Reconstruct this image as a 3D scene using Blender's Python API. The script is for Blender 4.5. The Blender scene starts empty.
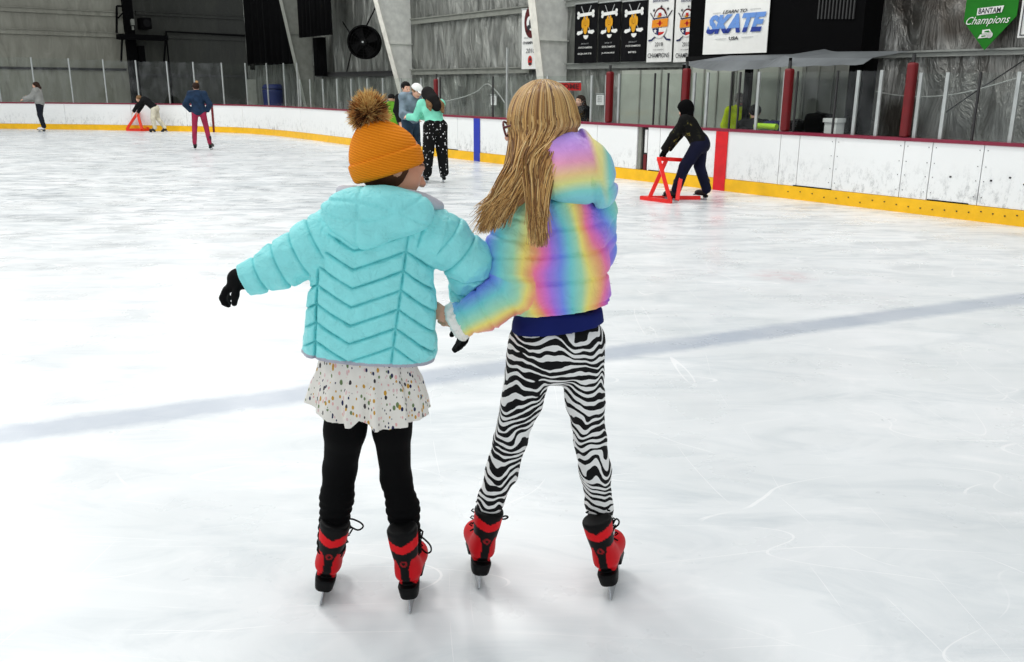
import bpy, math, random
import numpy as np
from mathutils import Matrix, Vector
random.seed(7); RNG = np.random.default_rng(7)
SC = bpy.context.scene
COL = SC.collection
PI = math.pi

# ------------------------------------------------------------------ camera
CAM_H, FOC, HORIZON, ROLL = 1.6, 880.0, 88.0, math.radians(0.3)
PITCH = math.atan((331 - HORIZON) / FOC)

def ray(u, v):
    x, y = u - 512.0, v - 331.0
    c, s = math.cos(ROLL), math.sin(ROLL)
    x, y = x * c + y * s, -x * s + y * c
    return np.array([x, FOC * math.cos(PITCH) - y * math.sin(PITCH), -y * math.cos(PITCH) - FOC * math.sin(PITCH)])

def gnd(u, v, z=0.0):
    d = ray(u, v)
    return np.array([0, 0, CAM_H]) + d * ((z - CAM_H) / d[2])

def aty(u, v, Y):
    d = ray(u, v)
    return np.array([0, 0, CAM_H]) + d * (Y / d[1])

def pxm(P):                       # metres per photo pixel at a point
    return (P[1] * math.cos(PITCH) - (P[2] - CAM_H) * math.sin(PITCH)) / FOC

cam = bpy.data.cameras.new('camera')
cam_o = bpy.data.objects.new('camera', cam)
COL.objects.link(cam_o)
cam.sensor_fit = 'HORIZONTAL'; cam.sensor_width = 36.0; cam.lens = FOC * 36.0 / 1024.0
cam.clip_start = 0.05; cam.clip_end = 300
cam_o.matrix_world = Matrix.Translation((0, 0, CAM_H)) @ (Matrix.Rotation(PI / 2 - PITCH, 4, 'X') @ Matrix.Rotation(ROLL, 4, 'Z'))
SC.camera = cam_o

# ------------------------------------------------------------------ materials
def lin(c):
    return tuple(((x / 255) / 12.92 if x <= 10.3 else ((x / 255 + 0.055) / 1.055) ** 2.4) for x in c)

class NT:
    def __init__(self, name):
        self.m = bpy.data.materials.new(name); self.m.use_nodes = True
        self.t = self.m.node_tree; self.b = self.t.nodes['Principled BSDF']; self.out = self.t.nodes['Material Output']
    def n(self, typ, **kw):
        nd = self.t.nodes.new(typ)
        for k, v in kw.items(): setattr(nd, k, v)
        return nd
    def l(self, a, b): self.t.links.new(a, b)
    def val(self, sock, v):
        if hasattr(v, 'is_linked') or isinstance(v, bpy.types.NodeSocket): self.l(v, sock)
        else: sock.default_value = v
    def math(self, op, a, b=0.0, c=0.0):
        nd = self.n('ShaderNodeMath', operation=op)
        self.val(nd.inputs[0], a); self.val(nd.inputs[1], b); self.val(nd.inputs[2], c)
        return nd.outputs[0]
    def coord(self, kind='Object'):
        return self.n('ShaderNodeTexCoord').outputs[kind]
    def mapping(self, vec, loc=(0, 0, 0), rot=(0, 0, 0), scale=(1, 1, 1)):
        nd = self.n('ShaderNodeMapping'); self.l(vec, nd.inputs[0])
        nd.inputs[1].default_value = loc; nd.inputs[2].default_value = rot; nd.inputs[3].default_value = scale
        return nd.outputs[0]
    def noise(self, vec, scale, detail=2.0, rough=0.5, dist=0.0):
        nd = self.n('ShaderNodeTexNoise'); self.l(vec, nd.inputs['Vector'])
        nd.inputs['Scale'].default_value = scale; nd.inputs['Detail'].default_value = detail
        nd.inputs['Roughness'].default_value = rough; nd.inputs['Distortion'].default_value = dist
        return nd.outputs[0]
    def ramp(self, fac, stops, interp='LINEAR'):
        nd = self.n('ShaderNodeValToRGB'); nd.color_ramp.interpolation = interp
        el = nd.color_ramp.elements
        while len(el) < len(stops): el.new(0.5)
        for e, (p, c) in zip(el, stops):
            e.position = p; e.color = (*c, 1) if len(c) == 3 else c
        self.l(fac, nd.inputs[0]); return nd.outputs[0]
    def mix(self, fac, a, b):
        nd = self.n('ShaderNodeMix', data_type='RGBA')
        self.val(nd.inputs[0], fac)
        for s, v in ((nd.inputs[6], a), (nd.inputs[7], b)):
            if isinstance(v, tuple): s.default_value = (*v, 1) if len(v) == 3 else v
            else: self.l(v, s)
        return nd.outputs[2]
    def bump(self, h, strength=0.3, dist=0.01):
        nd = self.n('ShaderNodeBump'); nd.inputs['Strength'].default_value = strength; nd.inputs['Distance'].default_value = dist
        self.l(h, nd.inputs['Height']); self.l(nd.outputs[0], self.b.inputs['Normal'])
    def setp(self, rough=0.6, metal=0.0, spec=0.4, col=None):
        self.b.inputs['Roughness'].default_value = rough; self.b.inputs['Metallic'].default_value = metal
        self.b.inputs['Specular IOR Level'].default_value = spec
        if col is not None: self.val(self.b.inputs['Base Color'], (*col, 1) if isinstance(col, tuple) else col)
        return self

def plain(name, rgb, rough=0.6, metal=0.0, spec=0.4, var=0.12, vs=6.0, bump=0.0, bs=200.0):
    t = NT(name); c = lin(rgb); v = t.coord()
    f = t.noise(v, vs, 3)
    lo = tuple(x * (1 - var) for x in c); hi = tuple(min(1, x * (1 + var)) for x in c)
    t.setp(rough, metal, spec, t.ramp(f, [(0.3, lo), (0.7, hi)]))
    if bump: t.bump(t.noise(v, bs, 2), bump, 0.004)
    return t.m

def vcol(name, rough=0.6, spec=0.3, metal=0.0, bump=0.0, bs=300.0, var=0.06, bd=0.002):
    t = NT(name); a = t.n('ShaderNodeVertexColor', layer_name='col')
    v = t.coord(); f = t.noise(v, 25, 3)
    mx = t.n('ShaderNodeMix', data_type='RGBA', blend_type='MULTIPLY'); mx.inputs[0].default_value = 1
    t.l(a.outputs[0], mx.inputs[6]); t.l(t.ramp(f, [(0.3, (1 - var,) * 3), (0.7, (1, 1, 1))]), mx.inputs[7])
    t.setp(rough, metal, spec, mx.outputs[2])
    if bump: t.bump(t.noise(v, bs, 4, 0.6, 1.5), bump, bd)
    return t.m

M = {}
def glass_mat():
    t = NT('clear_glass'); t.t.nodes.remove(t.b)
    tr = t.n('ShaderNodeBsdfTransparent'); tr.inputs[0].default_value = (0.95, 0.97, 0.96, 1)
    gl = t.n('ShaderNodeBsdfGlossy'); gl.inputs['Roughness'].default_value = 0.05
    v = t.coord()
    sm = t.ramp(t.noise(t.mapping(v, scale=(1, 1, 0.6)), 3.0, 5, 0.6), [(0.45, (0.015,) * 3), (0.8, (0.07,) * 3)])
    mx = t.n('ShaderNodeMixShader'); t.l(sm, mx.inputs[0]); t.l(tr.outputs[0], mx.inputs[1]); t.l(gl.outputs[0], mx.inputs[2])
    t.l(mx.outputs[0], t.out.inputs[0]); return t.m
M['glass'] = glass_mat()

def ice_mat():
    t = NT('skated_ice'); v = t.coord()
    base = t.ramp(t.noise(v, 0.55, 4, 0.6), [(0.32, lin((225, 229, 230))), (0.68, lin((243, 245, 246)))])
    # worn snow streaks: long swirls, mostly where the ice is busy far away
    sw = t.noise(t.mapping(v, rot=(0, 0, 0.4), scale=(0.8, 2.2, 1)), 1.3, 8, 0.66, 1.2)
    base = t.mix(t.ramp(sw, [(0.3, (0.55,) * 3), (0.5, (0,) * 3)]), base, lin((198, 206, 210)))
    base = t.mix(t.ramp(sw, [(0.55, (0,) * 3), (0.72, (0.7,) * 3)]), base, lin((252, 252, 252)))
    # busy, scraped ice farther out (dark thin streaks)
    sp = t.n('ShaderNodeSeparateXYZ'); t.l(v, sp.inputs[0])
    far = t.ramp(t.math('DIVIDE', sp.outputs[1], 30.0), [(0.2, (0,) * 3), (0.42, (1,) * 3)])
    fs = t.noise(t.mapping(v, rot=(0, 0, -0.2), scale=(0.5, 1.6, 1)), 2.0, 9, 0.72, 1.8)
    fm = t.math('MULTIPLY', t.ramp(fs, [(0.40, (0.8,) * 3), (0.53, (0,) * 3)]), far)
    base = t.mix(fm, base, lin((168, 175, 180)))
    # thin curved skate cuts: level lines of soft noise
    cuts = None
    for i, (sc, w, rot, st) in enumerate(((0.5, 0.0009, 0.5, (.6, 2.0, 1)), (0.8, 0.0012, 1.2, (1.9, 0.5, 1)), (1.1, 0.0016, 2.2, (0.4, 1.8, 1)), (0.45, 0.0008, 2.7, (.7, 2.6, 1)), (0.7, 0.0012, 0.9, (2.6, 0.5, 1)), (1.0, 0.0014, 0.2, (.4, 2.2, 1)), (1.4, 0.0018, 2.9, (.4, 1.9, 1)))):
        nz = t.noise(t.mapping(v, loc=(i * 7.3, i * 3.1, i * 5.7), rot=(0, 0, rot), scale=st), sc, 0.3, 0.4, 0.0)
        gate = t.ramp(t.noise(t.mapping(v, loc=(i * 2.3, 9 - i, i)), 2.4, 3), [(0.46, (0,) * 3), (0.56, (1,) * 3)])
        d = t.math('ABSOLUTE', t.math('SUBTRACT', nz, 0.5 + 0.025 * (i - 3)))
        ln = t.math('MULTIPLY', t.math('LESS_THAN', d, w * 0.8), gate)
        cuts = ln if cuts is None else t.math('MAXIMUM', cuts, ln)
    base = t.mix(t.math('MULTIPLY', cuts, 0.6), base, lin((255, 255, 255)))
    # the buried blue line, and the faint one beyond it
    def line(p0, p1, w, soft, rgb, amt, base):
        dx, dy = p1[0] - p0[0], p1[1] - p0[1]; L = math.hypot(dx, dy); nx, ny = -dy / L, dx / L
        k = -(nx * p0[0] + ny * p0[1])
        q = t.math('ADD', t.math('ADD', t.math('MULTIPLY', sp.outputs[0], nx), t.math('MULTIPLY', sp.outputs[1], ny)), k)
        q = t.math('ABSOLUTE', t.math('ADD', q, t.math('MULTIPLY', t.math('SUBTRACT', t.noise(v, 9, 4, 0.7), 0.5), 0.10)))
        f = t.ramp(q, [(max(0.0, w - soft), (amt,) * 3), (w + soft, (0,) * 3)])
        f = t.math('MULTIPLY', f, t.ramp(t.noise(v, 2.3, 4, 0.6), [(0.3, (0.7,) * 3), (0.65, (1,) * 3)]))
        return t.mix(f, base, lin(rgb))
    a, b = gnd(20, 432), gnd(1024, 298)
    base = line(a, b, 0.13, 0.05, (178, 187, 200), 0.85, base)
    a, b = gnd(0, 216), gnd(300, 208)
    base = line(a, b, 0.07, 0.05, (172, 178, 184), 0.55, base)
    # worn pink face-off dot
    c = gnd(782, 276)
    q = t.math('SQRT', t.math('ADD', t.math('POWER', t.math('SUBTRACT', sp.outputs[0], c[0]), 2), t.math('POWER', t.math('SUBTRACT', sp.outputs[1], c[1]), 2)))
    f = t.math('MULTIPLY', t.ramp(q, [(0.12, (0.5,) * 3), (0.34, (0,) * 3)]), t.ramp(t.noise(v, 8, 4), [(0.4, (0.2,) * 3), (0.6, (1,) * 3)]))
    base = t.mix(f, base, lin((214, 186, 190)))
    t.setp(0.3, 0, 0.35, base)
    rg = t.ramp(t.noise(v, 1.7, 5, 0.6), [(0.3, (0.22,) * 3), (0.7, (0.42,) * 3)]); t.l(rg, t.b.inputs['Roughness'])
    t.bump(t.noise(t.mapping(v, scale=(1, 3, 1)), 14, 4, 0.6), 0.06, 0.004)
    return t.m
M['ice'] = ice_mat()

def foil_mat(name, lo, hi, rough=0.42, metal=0.35, bs=0.6, dist=0.05, sx=3.0, brown=0.0):
    t = NT(name); v = t.coord('Object')
    mp = t.mapping(v, scale=(sx, sx, 0.8))
    n1 = t.noise(mp, 1.0, 6, 0.62, 1.0)
    big = t.noise(v, 0.35, 3)
    col = t.mix(t.ramp(big, [(0.35, (0,) * 3), (0.7, (0.8,) * 3)]), t.ramp(n1, [(0.3, lin(lo)), (0.62, lin(hi))]), lin(lo))
    if brown: col = t.mix(t.ramp(t.noise(t.mapping(v, loc=(3, 1, 4)), 0.75, 2), [(0.48, (0,) * 3), (0.6, (brown,) * 3)]), col, lin((66, 54, 42)))
    t.setp(rough, metal, 0.5, col)
    vor = t.n('ShaderNodeTexVoronoi', feature='F1'); t.l(t.mapping(v, scale=(sx * 0.8, sx * 0.8, 0.7)), vor.inputs['Vector']); vor.inputs['Scale'].default_value = 1.2
    t.bump(t.math('ADD', n1, t.math('MULTIPLY', vor.outputs[0], 0.6)), bs, dist)
    return t.m
M['foil'] = foil_mat('crinkled_foil_insulation', (92, 94, 90), (176, 178, 172), rough=0.36, metal=0.6, bs=1.0, dist=0.12)
M['foil_light'] = foil_mat('light_foil_insulation', (112, 111, 106), (226, 226, 222), rough=0.34, metal=0.7, bs=0.9, dist=0.16, sx=2.4, brown=0.75)
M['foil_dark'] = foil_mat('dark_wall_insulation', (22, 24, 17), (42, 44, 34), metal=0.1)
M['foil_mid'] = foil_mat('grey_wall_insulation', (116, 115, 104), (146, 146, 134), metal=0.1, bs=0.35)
M['steel_paint'] = plain('grey_painted_steel', (150, 153, 148), 0.55, 0.1)
M['column'] = plain('pale_grey_column_paint', (228, 229, 222), 0.6, 0.0)
M['flange'] = plain('cream_flange_paint', (226, 223, 212), 0.6, 0.0)
M['column_dark'] = plain('dim_grey_column_paint', (136, 138, 130), 0.6, 0.0)
M['black'] = plain('flat_black', (9, 9, 10), 0.7, spec=0.15)
M['soot'] = plain('black_cloth', (6, 6, 7), 0.9, spec=0.08)
M['dkgrey'] = plain('dark_grey_metal', (48, 48, 48), 0.6)
M['girt'] = plain('dusty_steel_girt', (128, 130, 122), 0.6)
M['alu'] = plain('aluminium_post', (178, 182, 180), 0.4, 0.5)
M['yellow'] = plain('yellow_kick_plate', (243, 187, 14), 0.4, spec=0.4, var=0.08)
M['cap'] = plain('maroon_cap_rail', (128, 22, 52), 0.35, spec=0.5, var=0.1)
M['redpad'] = plain('dark_red_vinyl_pad', (104, 6, 14), 0.45, spec=0.4)
M['blueline'] = plain('blue_board_line', (32, 52, 168), 0.4)
M['redline'] = plain('red_board_line', (214, 16, 28), 0.4)
M['seam'] = plain('dark_panel_seam', (70, 72, 74), 0.8)
M['white'] = plain('white_cloth_banner', (236, 236, 232), 0.8, var=0.03, spec=0.2)
M['blackban'] = plain('black_cloth_banner', (12, 12, 15), 0.85, spec=0.15)
M['gold'] = plain('gold_print', (222, 158, 24), 0.8, var=0.05)
M['orange'] = plain('orange_print', (232, 142, 28), 0.8, var=0.05)
M['navy'] = plain('navy_print', (26, 34, 84), 0.8, var=0.05)
M['inkred'] = plain('red_print', (196, 40, 34), 0.8, var=0.05)
M['maroon'] = plain('maroon_print', (84, 14, 20), 0.8, var=0.05)
M['blueprint'] = plain('deep_blue_print', (38, 58, 140), 0.8)
M['skyblue'] = plain('light_blue_print', (104, 146, 212), 0.8, var=0.05)
M['ink'] = plain('dark_grey_print', (44, 46, 52), 0.8, var=0.05)
M['greyprint'] = plain('pale_grey_print', (176, 178, 178), 0.8, var=0.05)
M['green'] = plain('green_cloth_pennant', (24, 122, 22), 0.8, var=0.2, vs=2)
M['tarp'] = plain('silver_grey_tarpaulin', (104, 108, 110), 0.5, var=0.3, vs=1.5)
M['shelter'] = plain('pale_grey_shelter_panel', (158, 163, 152), 0.6, var=0.12, vs=2)
M['shelter_dark'] = plain('grey_shelter_panel', (118, 120, 114), 0.6, var=0.12, vs=2)
M['lime'] = plain('lime_green_vinyl', (178, 226, 24), 0.5)
M['paper'] = plain('white_paper', (232, 232, 230), 0.8, var=0.03)
M['redsign'] = plain('red_sign_board', (206, 26, 30), 0.6)
M['aid_red'] = plain('red_painted_frame', (236, 26, 18), 0.4, spec=0.5)
M['aid_orange'] = plain('orange_red_painted_frame', (228, 52, 20), 0.45, spec=0.4)
M['chrome'] = plain('polished_steel_blade', (170, 174, 178), 0.22, 1.0)
M['bluebin'] = plain('dark_blue_plastic', (24, 38, 92), 0.6)
M['rope'] = plain('pale_cable', (170, 172, 168), 0.6)
M['floor_mat'] = plain('dark_rubber_floor', (40, 40, 42), 0.8)

def board_mat():
    t = NT('white_scuffed_board'); v = t.coord(); sp = t.n('ShaderNodeSeparateXYZ'); t.l(v, sp.inputs[0])
    low = t.ramp(sp.outputs[2], [(0.2, (1,) * 3), (0.72, (0,) * 3)])
    nz = t.noise(t.mapping(v, scale=(1, 1, 0.55)), 11, 9, 0.8)
    big = t.noise(v, 1.1, 3)
    f = t.math('MULTIPLY', t.math('MULTIPLY', t.ramp(nz, [(0.5, (0,) * 3), (0.62, (0.85,) * 3)]), low), t.ramp(big, [(0.3, (0.25,) * 3), (0.6, (1,) * 3)]))
    base = t.mix(t.ramp(big, [(0.3, (0.2,) * 3), (0.7, (0,) * 3)]), lin((240, 241, 240)), lin((222, 224, 222)))
    t.setp(0.45, 0, 0.4, t.mix(f, base, lin((150, 152, 152))))
    return t.m
M['board'] = board_mat()

# ------------------------------------------------------------------ object helpers
ORG = {}
def emit(name, V, F, mat, parent=None, origin=None, cols=None, smooth=False):
    V = np.asarray(V, dtype=np.float64)
    o0 = np.array(ORG[parent.name] if parent is not None else (origin if origin is not None else (0, 0, 0)), dtype=float)
    me = bpy.data.meshes.new(name)
    W = V - o0
    if isinstance(F, np.ndarray):
        nf, k = F.shape
        me.vertices.add(len(W)); me.vertices.foreach_set('co', W.astype(np.float32).ravel())
        me.loops.add(nf * k); me.loops.foreach_set('vertex_index', F.astype(np.int32).ravel())
        me.polygons.add(nf); me.polygons.foreach_set('loop_start', np.arange(0, nf * k, k, dtype=np.int32))
        me.update(calc_edges=True); me.validate()
    else:
        me.from_pydata([tuple(w) for w in W], [], [tuple(f) for f in F]); me.update()
    if smooth: me.polygons.foreach_set('use_smooth', np.ones(len(me.polygons), dtype=bool))
    if cols is not None:
        at = me.color_attributes.new('col', 'FLOAT_COLOR', 'POINT')
        c = np.ones((len(W), 4), dtype=np.float32); c[:, :3] = cols
        at.data.foreach_set('color', c.ravel())
    me.materials.append(mat)
    ob = bpy.data.objects.new(name, me); COL.objects.link(ob)
    if parent is not None: ob.parent = parent
    else: ob.location = tuple(o0)
    ORG[ob.name] = o0
    return ob

def empty(name, loc):
    o = bpy.data.objects.new(name, None); COL.objects.link(o); o.location = tuple(loc)
    o.empty_display_size = 0.2
    ORG[o.name] = np.array(loc, dtype=float); return o

def tag(o, label=None, cat=None, group=None, kind=None):
    if label: o['label'] = label
    if cat: o['category'] = cat
    if group: o['group'] = group
    if kind: o['kind'] = kind
    return o

class MB:
    def __init__(s): s.V = []; s.F = []; s.C = []; s.c = None
    def add(s, V, F):
        b = len(s.V); s.V += [tuple(v) for v in V]; s.F += [tuple(i + b for i in f) for f in F]
        if s.c is not None: s.C += [s.c] * len(V)
        return s
    def hexa(s, P):   # 8 points: bottom 4 ccw, top 4
        return s.add(P, [(3, 2, 1, 0), (4, 5, 6, 7), (0, 1, 5, 4), (1, 2, 6, 5), (2, 3, 7, 6), (3, 0, 4, 7)])
    def box(s, c, size, R=None):
        c = np.array(c, float); h = np.array(size, float) / 2
        P = np.array([[-1, -1, -1], [1, -1, -1], [1, 1, -1], [-1, 1, -1], [-1, -1, 1], [1, -1, 1], [1, 1, 1], [-1, 1, 1]], float) * h
        if R is not None: P = P @ np.array(R).T
        return s.hexa(P + c)
    def tube(s, pts, r, n=8, closed=False, caps=True):
        pts = [np.array(p, float) for p in pts]; N = len(pts)
        rr = r if hasattr(r, '__len__') else [r] * N
        up = np.array([0, 0, 1.0]); V = []; prev = None
        for i, p in enumerate(pts):
            a = pts[(i - 1) % N] if (i > 0 or closed) else p
            b = pts[(i + 1) % N] if (i < N - 1 or closed) else p
            t = b - a; t = t / (np.linalg.norm(t) + 1e-9)
            if prev is None:
                ref = up if abs(t[2]) < 0.9 else np.array([1.0, 0, 0])
                x = np.cross(ref, t)
            else: x = prev - t * (prev @ t)
            x /= np.linalg.norm(x) + 1e-9; y = np.cross(t, x); prev = x
            for k in range(n):
                a_ = 2 * PI * k / n
                V.append(p + rr[i] * (math.cos(a_) * x + math.sin(a_) * y))
        F = []
        for i in range(N if closed else N - 1):
            j = (i + 1) % N
            for k in range(n):
                F.append((i * n + k, i * n + (k + 1) % n, j * n + (k + 1) % n, j * n + k))
        if caps and not closed:
            F.append(tuple(reversed(range(n)))); F.append(tuple((N - 1) * n + k for k in range(n)))
        return s.add(V, F)
    def bar(s, a, b, w, h=None, up=(0, 0, 1)):   # square-section bar
        a = np.array(a, float); b = np.array(b, float); h = h or w
        t = b - a; L = np.linalg.norm(t); t /= L
        up = np.array(up, float)
        if abs(t @ up) > 0.95: up = np.array([1.0, 0, 0])
        x = np.cross(t, up); x /= np.linalg.norm(x); y = np.cross(x, t)
        P = []
        for q in (a, b):
            for i, j in ((-1, -1), (1, -1), (1, 1), (-1, 1)): P.append(q + x * i * w / 2 + y * j * h / 2)
        return s.hexa(P)
    def prism(s, poly, O, X, Y, N, th):   # polygon in the X,Y frame, thickness th along N
        O, X, Y, N = (np.array(q, float) for q in (O, X, Y, N)); n = len(poly)
        V = [O + X * p[0] + Y * p[1] for p in poly] + [O + X * p[0] + Y * p[1] + N * th for p in poly]
        F = [tuple(reversed(range(n))), tuple(range(n, 2 * n))] + [(i, (i + 1) % n, (i + 1) % n + n, i + n) for i in range(n)]
        return s.add(V, F)
    def build(s, name, mat, parent=None, origin=None, smooth=False):
        return emit(name, np.array(s.V), s.F, mat, parent, origin, cols=np.array(s.C) if s.C else None, smooth=smooth)

# ------------------------------------------------------------------ implicit surfaces
def vnoise(P, f=1.0, seed=0):
    Q = P * f + seed * 17.31
    i = np.floor(Q).astype(np.int64); t = Q - i; t = t * t * (3 - 2 * t)
    def h(a, b, c):
        n = (a * 374761393 + b * 668265263 + c * 2147483647 + seed * 1274126177) & 0xffffffff
        n = ((n ^ (n >> 13)) * 1274126177) & 0xffffffff
        return ((n ^ (n >> 16)) & 0xffff) / 65535.0
    r = 0
    for a in (0, 1):
        for b in (0, 1):
            for c in (0, 1):
                w = (t[:, 0] if a else 1 - t[:, 0]) * (t[:, 1] if b else 1 - t[:, 1]) * (t[:, 2] if c else 1 - t[:, 2])
                r = r + w * h(i[:, 0] + a, i[:, 1] + b, i[:, 2] + c)
    return r * 2 - 1

def rc(a, b, r1, r2=None):
    a = np.array(a, float); b = np.array(b, float); r2 = r1 if r2 is None else r2
    ba = b - a; L = ba @ ba + 1e-12
    def f(P):
        t = np.clip(((P - a) @ ba) / L, 0, 1)
        return np.linalg.norm(P - a - t[:, None] * ba, axis=1) - (r1 + (r2 - r1) * t)
    f.bb = (np.minimum(a - r1, b - r2), np.maximum(a + r1, b + r2)); return f

def ell(c, r, R=None):
    c = np.array(c, float); r = np.array(r, float)
    R = np.eye(3) if R is None else np.array(R, float)     # columns are local axes
    m = float(r.min()); e = np.abs(R) @ r
    def f(P):
        q = ((P - c) @ R) / r
        n = np.linalg.norm(q, axis=1); g = np.linalg.norm(q / r, axis=1) + 1e-9
        return n * (n - 1) / g
    f.bb = (c - e, c + e); return f

def rbox(c, h, rad=0.005, R=None):
    c = np.array(c, float); h = np.array(h, float) - rad
    R = np.eye(3) if R is None else np.array(R, float); e = np.abs(R) @ (h + rad)
    def f(P):
        q = np.abs((P - c) @ R) - h
        return np.linalg.norm(np.maximum(q, 0), axis=1) + np.minimum(q.max(axis=1), 0) - rad
    f.bb = (c - e, c + e); return f

def loft(secs, cap=0.02, R=None, O=None, p=2.0):
    """secs rows: z, cx, cy, rx, ry in a local frame (R columns, origin O)"""
    S = np.array(sorted(secs), float); R = np.eye(3) if R is None else np.array(R, float)
    O = np.zeros(3) if O is None else np.array(O, float)
    zz = np.linspace(S[0, 0], S[-1, 0], 80)
    T = [np.interp(zz, S[:, 0], S[:, k]) for k in range(1, 5)]
    ker = np.array([1, 2, 3, 2, 1.0]); ker /= ker.sum()
    T = [np.convolve(np.pad(x, 4, mode='edge'), ker, 'same')[4:-4] for x in T]
    def f(P):
        q = (P - O) @ R; z = np.clip(q[:, 2], zz[0], zz[-1])
        cx, cy, rx, ry = (np.interp(z, zz, x) for x in T)
        X = np.abs(q[:, 0] - cx); Y = np.abs(q[:, 1] - cy)
        if p == 2.0:
            n = np.sqrt((X / rx) ** 2 + (Y / ry) ** 2); g = np.sqrt((X / rx ** 2) ** 2 + (Y / ry ** 2) ** 2) + 1e-9
            d = np.where(n > 1e-3, n * (n - 1) / g, -np.minimum(rx, ry))
        else:
            n = ((X / rx) ** p + (Y / ry) ** p) ** (1 / p); d = (n - 1) * np.minimum(rx, ry)
        e = np.abs(q[:, 2] - (zz[0] + zz[-1]) / 2) - (zz[-1] - zz[0]) / 2
        a = np.maximum(d + cap, 0); b = np.maximum(e + cap, 0)
        return np.minimum(np.maximum(d, e) + cap, 0) + np.sqrt(a * a + b * b) - cap
    ext = max(abs(S[:, 1:3]).max() + S[:, 3:].max(), 0)
    lo = np.array([(S[:, 1] - S[:, 3]).min(), (S[:, 2] - S[:, 4]).min(), S[0, 0]]); hi = np.array([(S[:, 1] + S[:, 3]).max(), (S[:, 2] + S[:, 4]).max(), S[-1, 0]])
    C = np.array([[x, y, z] for x in (lo[0], hi[0]) for y in (lo[1], hi[1]) for z in (lo[2], hi[2])]) @ R.T + O
    f.bb = (C.min(0), C.max(0)); return f

def smin(a, b, k):
    h = np.clip(0.5 + 0.5 * (b - a) / k, 0, 1)
    return b + (a - b) * h - k * h * (1 - h)

def bbof(fs): return (np.min([f.bb[0] for f in fs], axis=0), np.max([f.bb[1] for f in fs], axis=0))

def union(fs, k=0.0):
    fs = list(fs)
    def f(P):
        d = fs[0](P)
        for g in fs[1:]:
            e = g(P)
            d = smin(d, e, k) if k > 0 else np.minimum(d, e)
        return d
    f.bb = bbof(fs); return f

def chain(pts, rad, k=0.01):
    return union([rc(pts[i], pts[i + 1], rad[i], rad[i + 1]) for i in range(len(pts) - 1)], k)

def grow(f, g, pad=0.02):
    def h(P): return f(P) + g(P)
    h.bb = (f.bb[0] - pad, f.bb[1] + pad); return h

def cut(f, g):
    def h(P): return np.maximum(f(P), -g(P))
    h.bb = f.bb; return h

def clipf(f, g):
    def h(P): return np.maximum(f(P), g(P))
    h.bb = f.bb; return h

def halfspace(pt, n):     # inside is behind the plane (opposite n)
    pt = np.array(pt, float); n = np.array(n, float); n = n / np.linalg.norm(n)
    return lambda P: (P - pt) @ n

def mesh_sdf(f, h):
    lo, hi = f.bb; lo = lo - 3.3 * h; hi = hi + 3.3 * h
    B = 4
    nb = np.ceil((hi - lo) / (h * B)).astype(int) + 1
    n = nb * B + 1
    g = [lo[k] + h * B * (np.arange(nb[k]) + 0.5) for k in range(3)]
    C = np.stack(np.meshgrid(*g, indexing='ij'), -1).reshape(-1, 3)
    dc = f(C).reshape(nb)
    act = np.abs(dc) < h * B * 1.75
    D = np.repeat(np.repeat(np.repeat(dc, B, 0), B, 1), B, 2)
    D = np.pad(D, ((0, 1), (0, 1), (0, 1)), mode='edge').astype(np.float64)
    mask = np.zeros(n, bool)
    am = np.repeat(np.repeat(np.repeat(act, B, 0), B, 1), B, 2)
    for a in (0, 1):
        for b in (0, 1):
            for c in (0, 1):
                mask[a:a + nb[0] * B, b:b + nb[1] * B, c:c + nb[2] * B] |= am
    idx = np.argwhere(mask)
    P = lo + idx * h
    out = np.empty(len(P))
    for i in range(0, len(P), 200000): out[i:i + 200000] = f(P[i:i + 200000])
    D[mask] = out
    D[D == 0] = 1e-9
    ins = D < 0
    # surface nets
    cs = sum(ins[a:n[0] - 1 + a, b:n[1] - 1 + b, c:n[2] - 1 + c].astype(np.int8) for a in (0, 1) for b in (0, 1) for c in (0, 1))
    cells = np.argwhere((cs > 0) & (cs < 8))
    cid = -np.ones(tuple(n - 1), np.int64); cid[tuple(cells.T)] = np.arange(len(cells))
    acc = np.zeros((len(cells), 3)); cnt = np.zeros(len(cells))
    cor = [(a, b, c) for a in (0, 1) for b in (0, 1) for c in (0, 1)]
    for p in cor:
        for ax in range(3):
            if p[ax]: continue
            q = list(p); q[ax] = 1
            d0 = D[cells[:, 0] + p[0], cells[:, 1] + p[1], cells[:, 2] + p[2]]
            d1 = D[cells[:, 0] + q[0], cells[:, 1] + q[1], cells[:, 2] + q[2]]
            m = (d0 < 0) != (d1 < 0)
            t = np.where(m, d0 / (d0 - d1 + 1e-30), 0)
            pos = np.array(p, float) + t[:, None] * (np.array(q) - np.array(p))
            acc[m] += pos[m]; cnt[m] += 1
    V = lo + (cells + acc / cnt[:, None]) * h
    F = []
    for ax in range(3):
        u, w = (ax + 1) % 3, (ax + 2) % 3
        sl0 = [slice(None)] * 3; sl1 = [slice(None)] * 3
        sl0[ax] = slice(0, n[ax] - 1); sl1[ax] = slice(1, n[ax])
        ch = ins[tuple(sl0)] != ins[tuple(sl1)]
        e = np.argwhere(ch)
        e = e[(e[:, u] > 0) & (e[:, w] > 0) & (e[:, u] < n[u] - 1) & (e[:, w] < n[w] - 1)]
        if not len(e): continue
        def at(du, dw):
            c = e.copy(); c[:, u] += du; c[:, w] += dw
            return cid[tuple(c.T)]
        q = np.stack([at(-1, -1), at(0, -1), at(0, 0), at(-1, 0)], 1)
        flip = ~ins[tuple(e.T)]
        q[flip] = q[flip][:, ::-1]
        F.append(q)
    F = np.concatenate(F); F = F[(F >= 0).all(1)]
    return V, F

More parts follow.
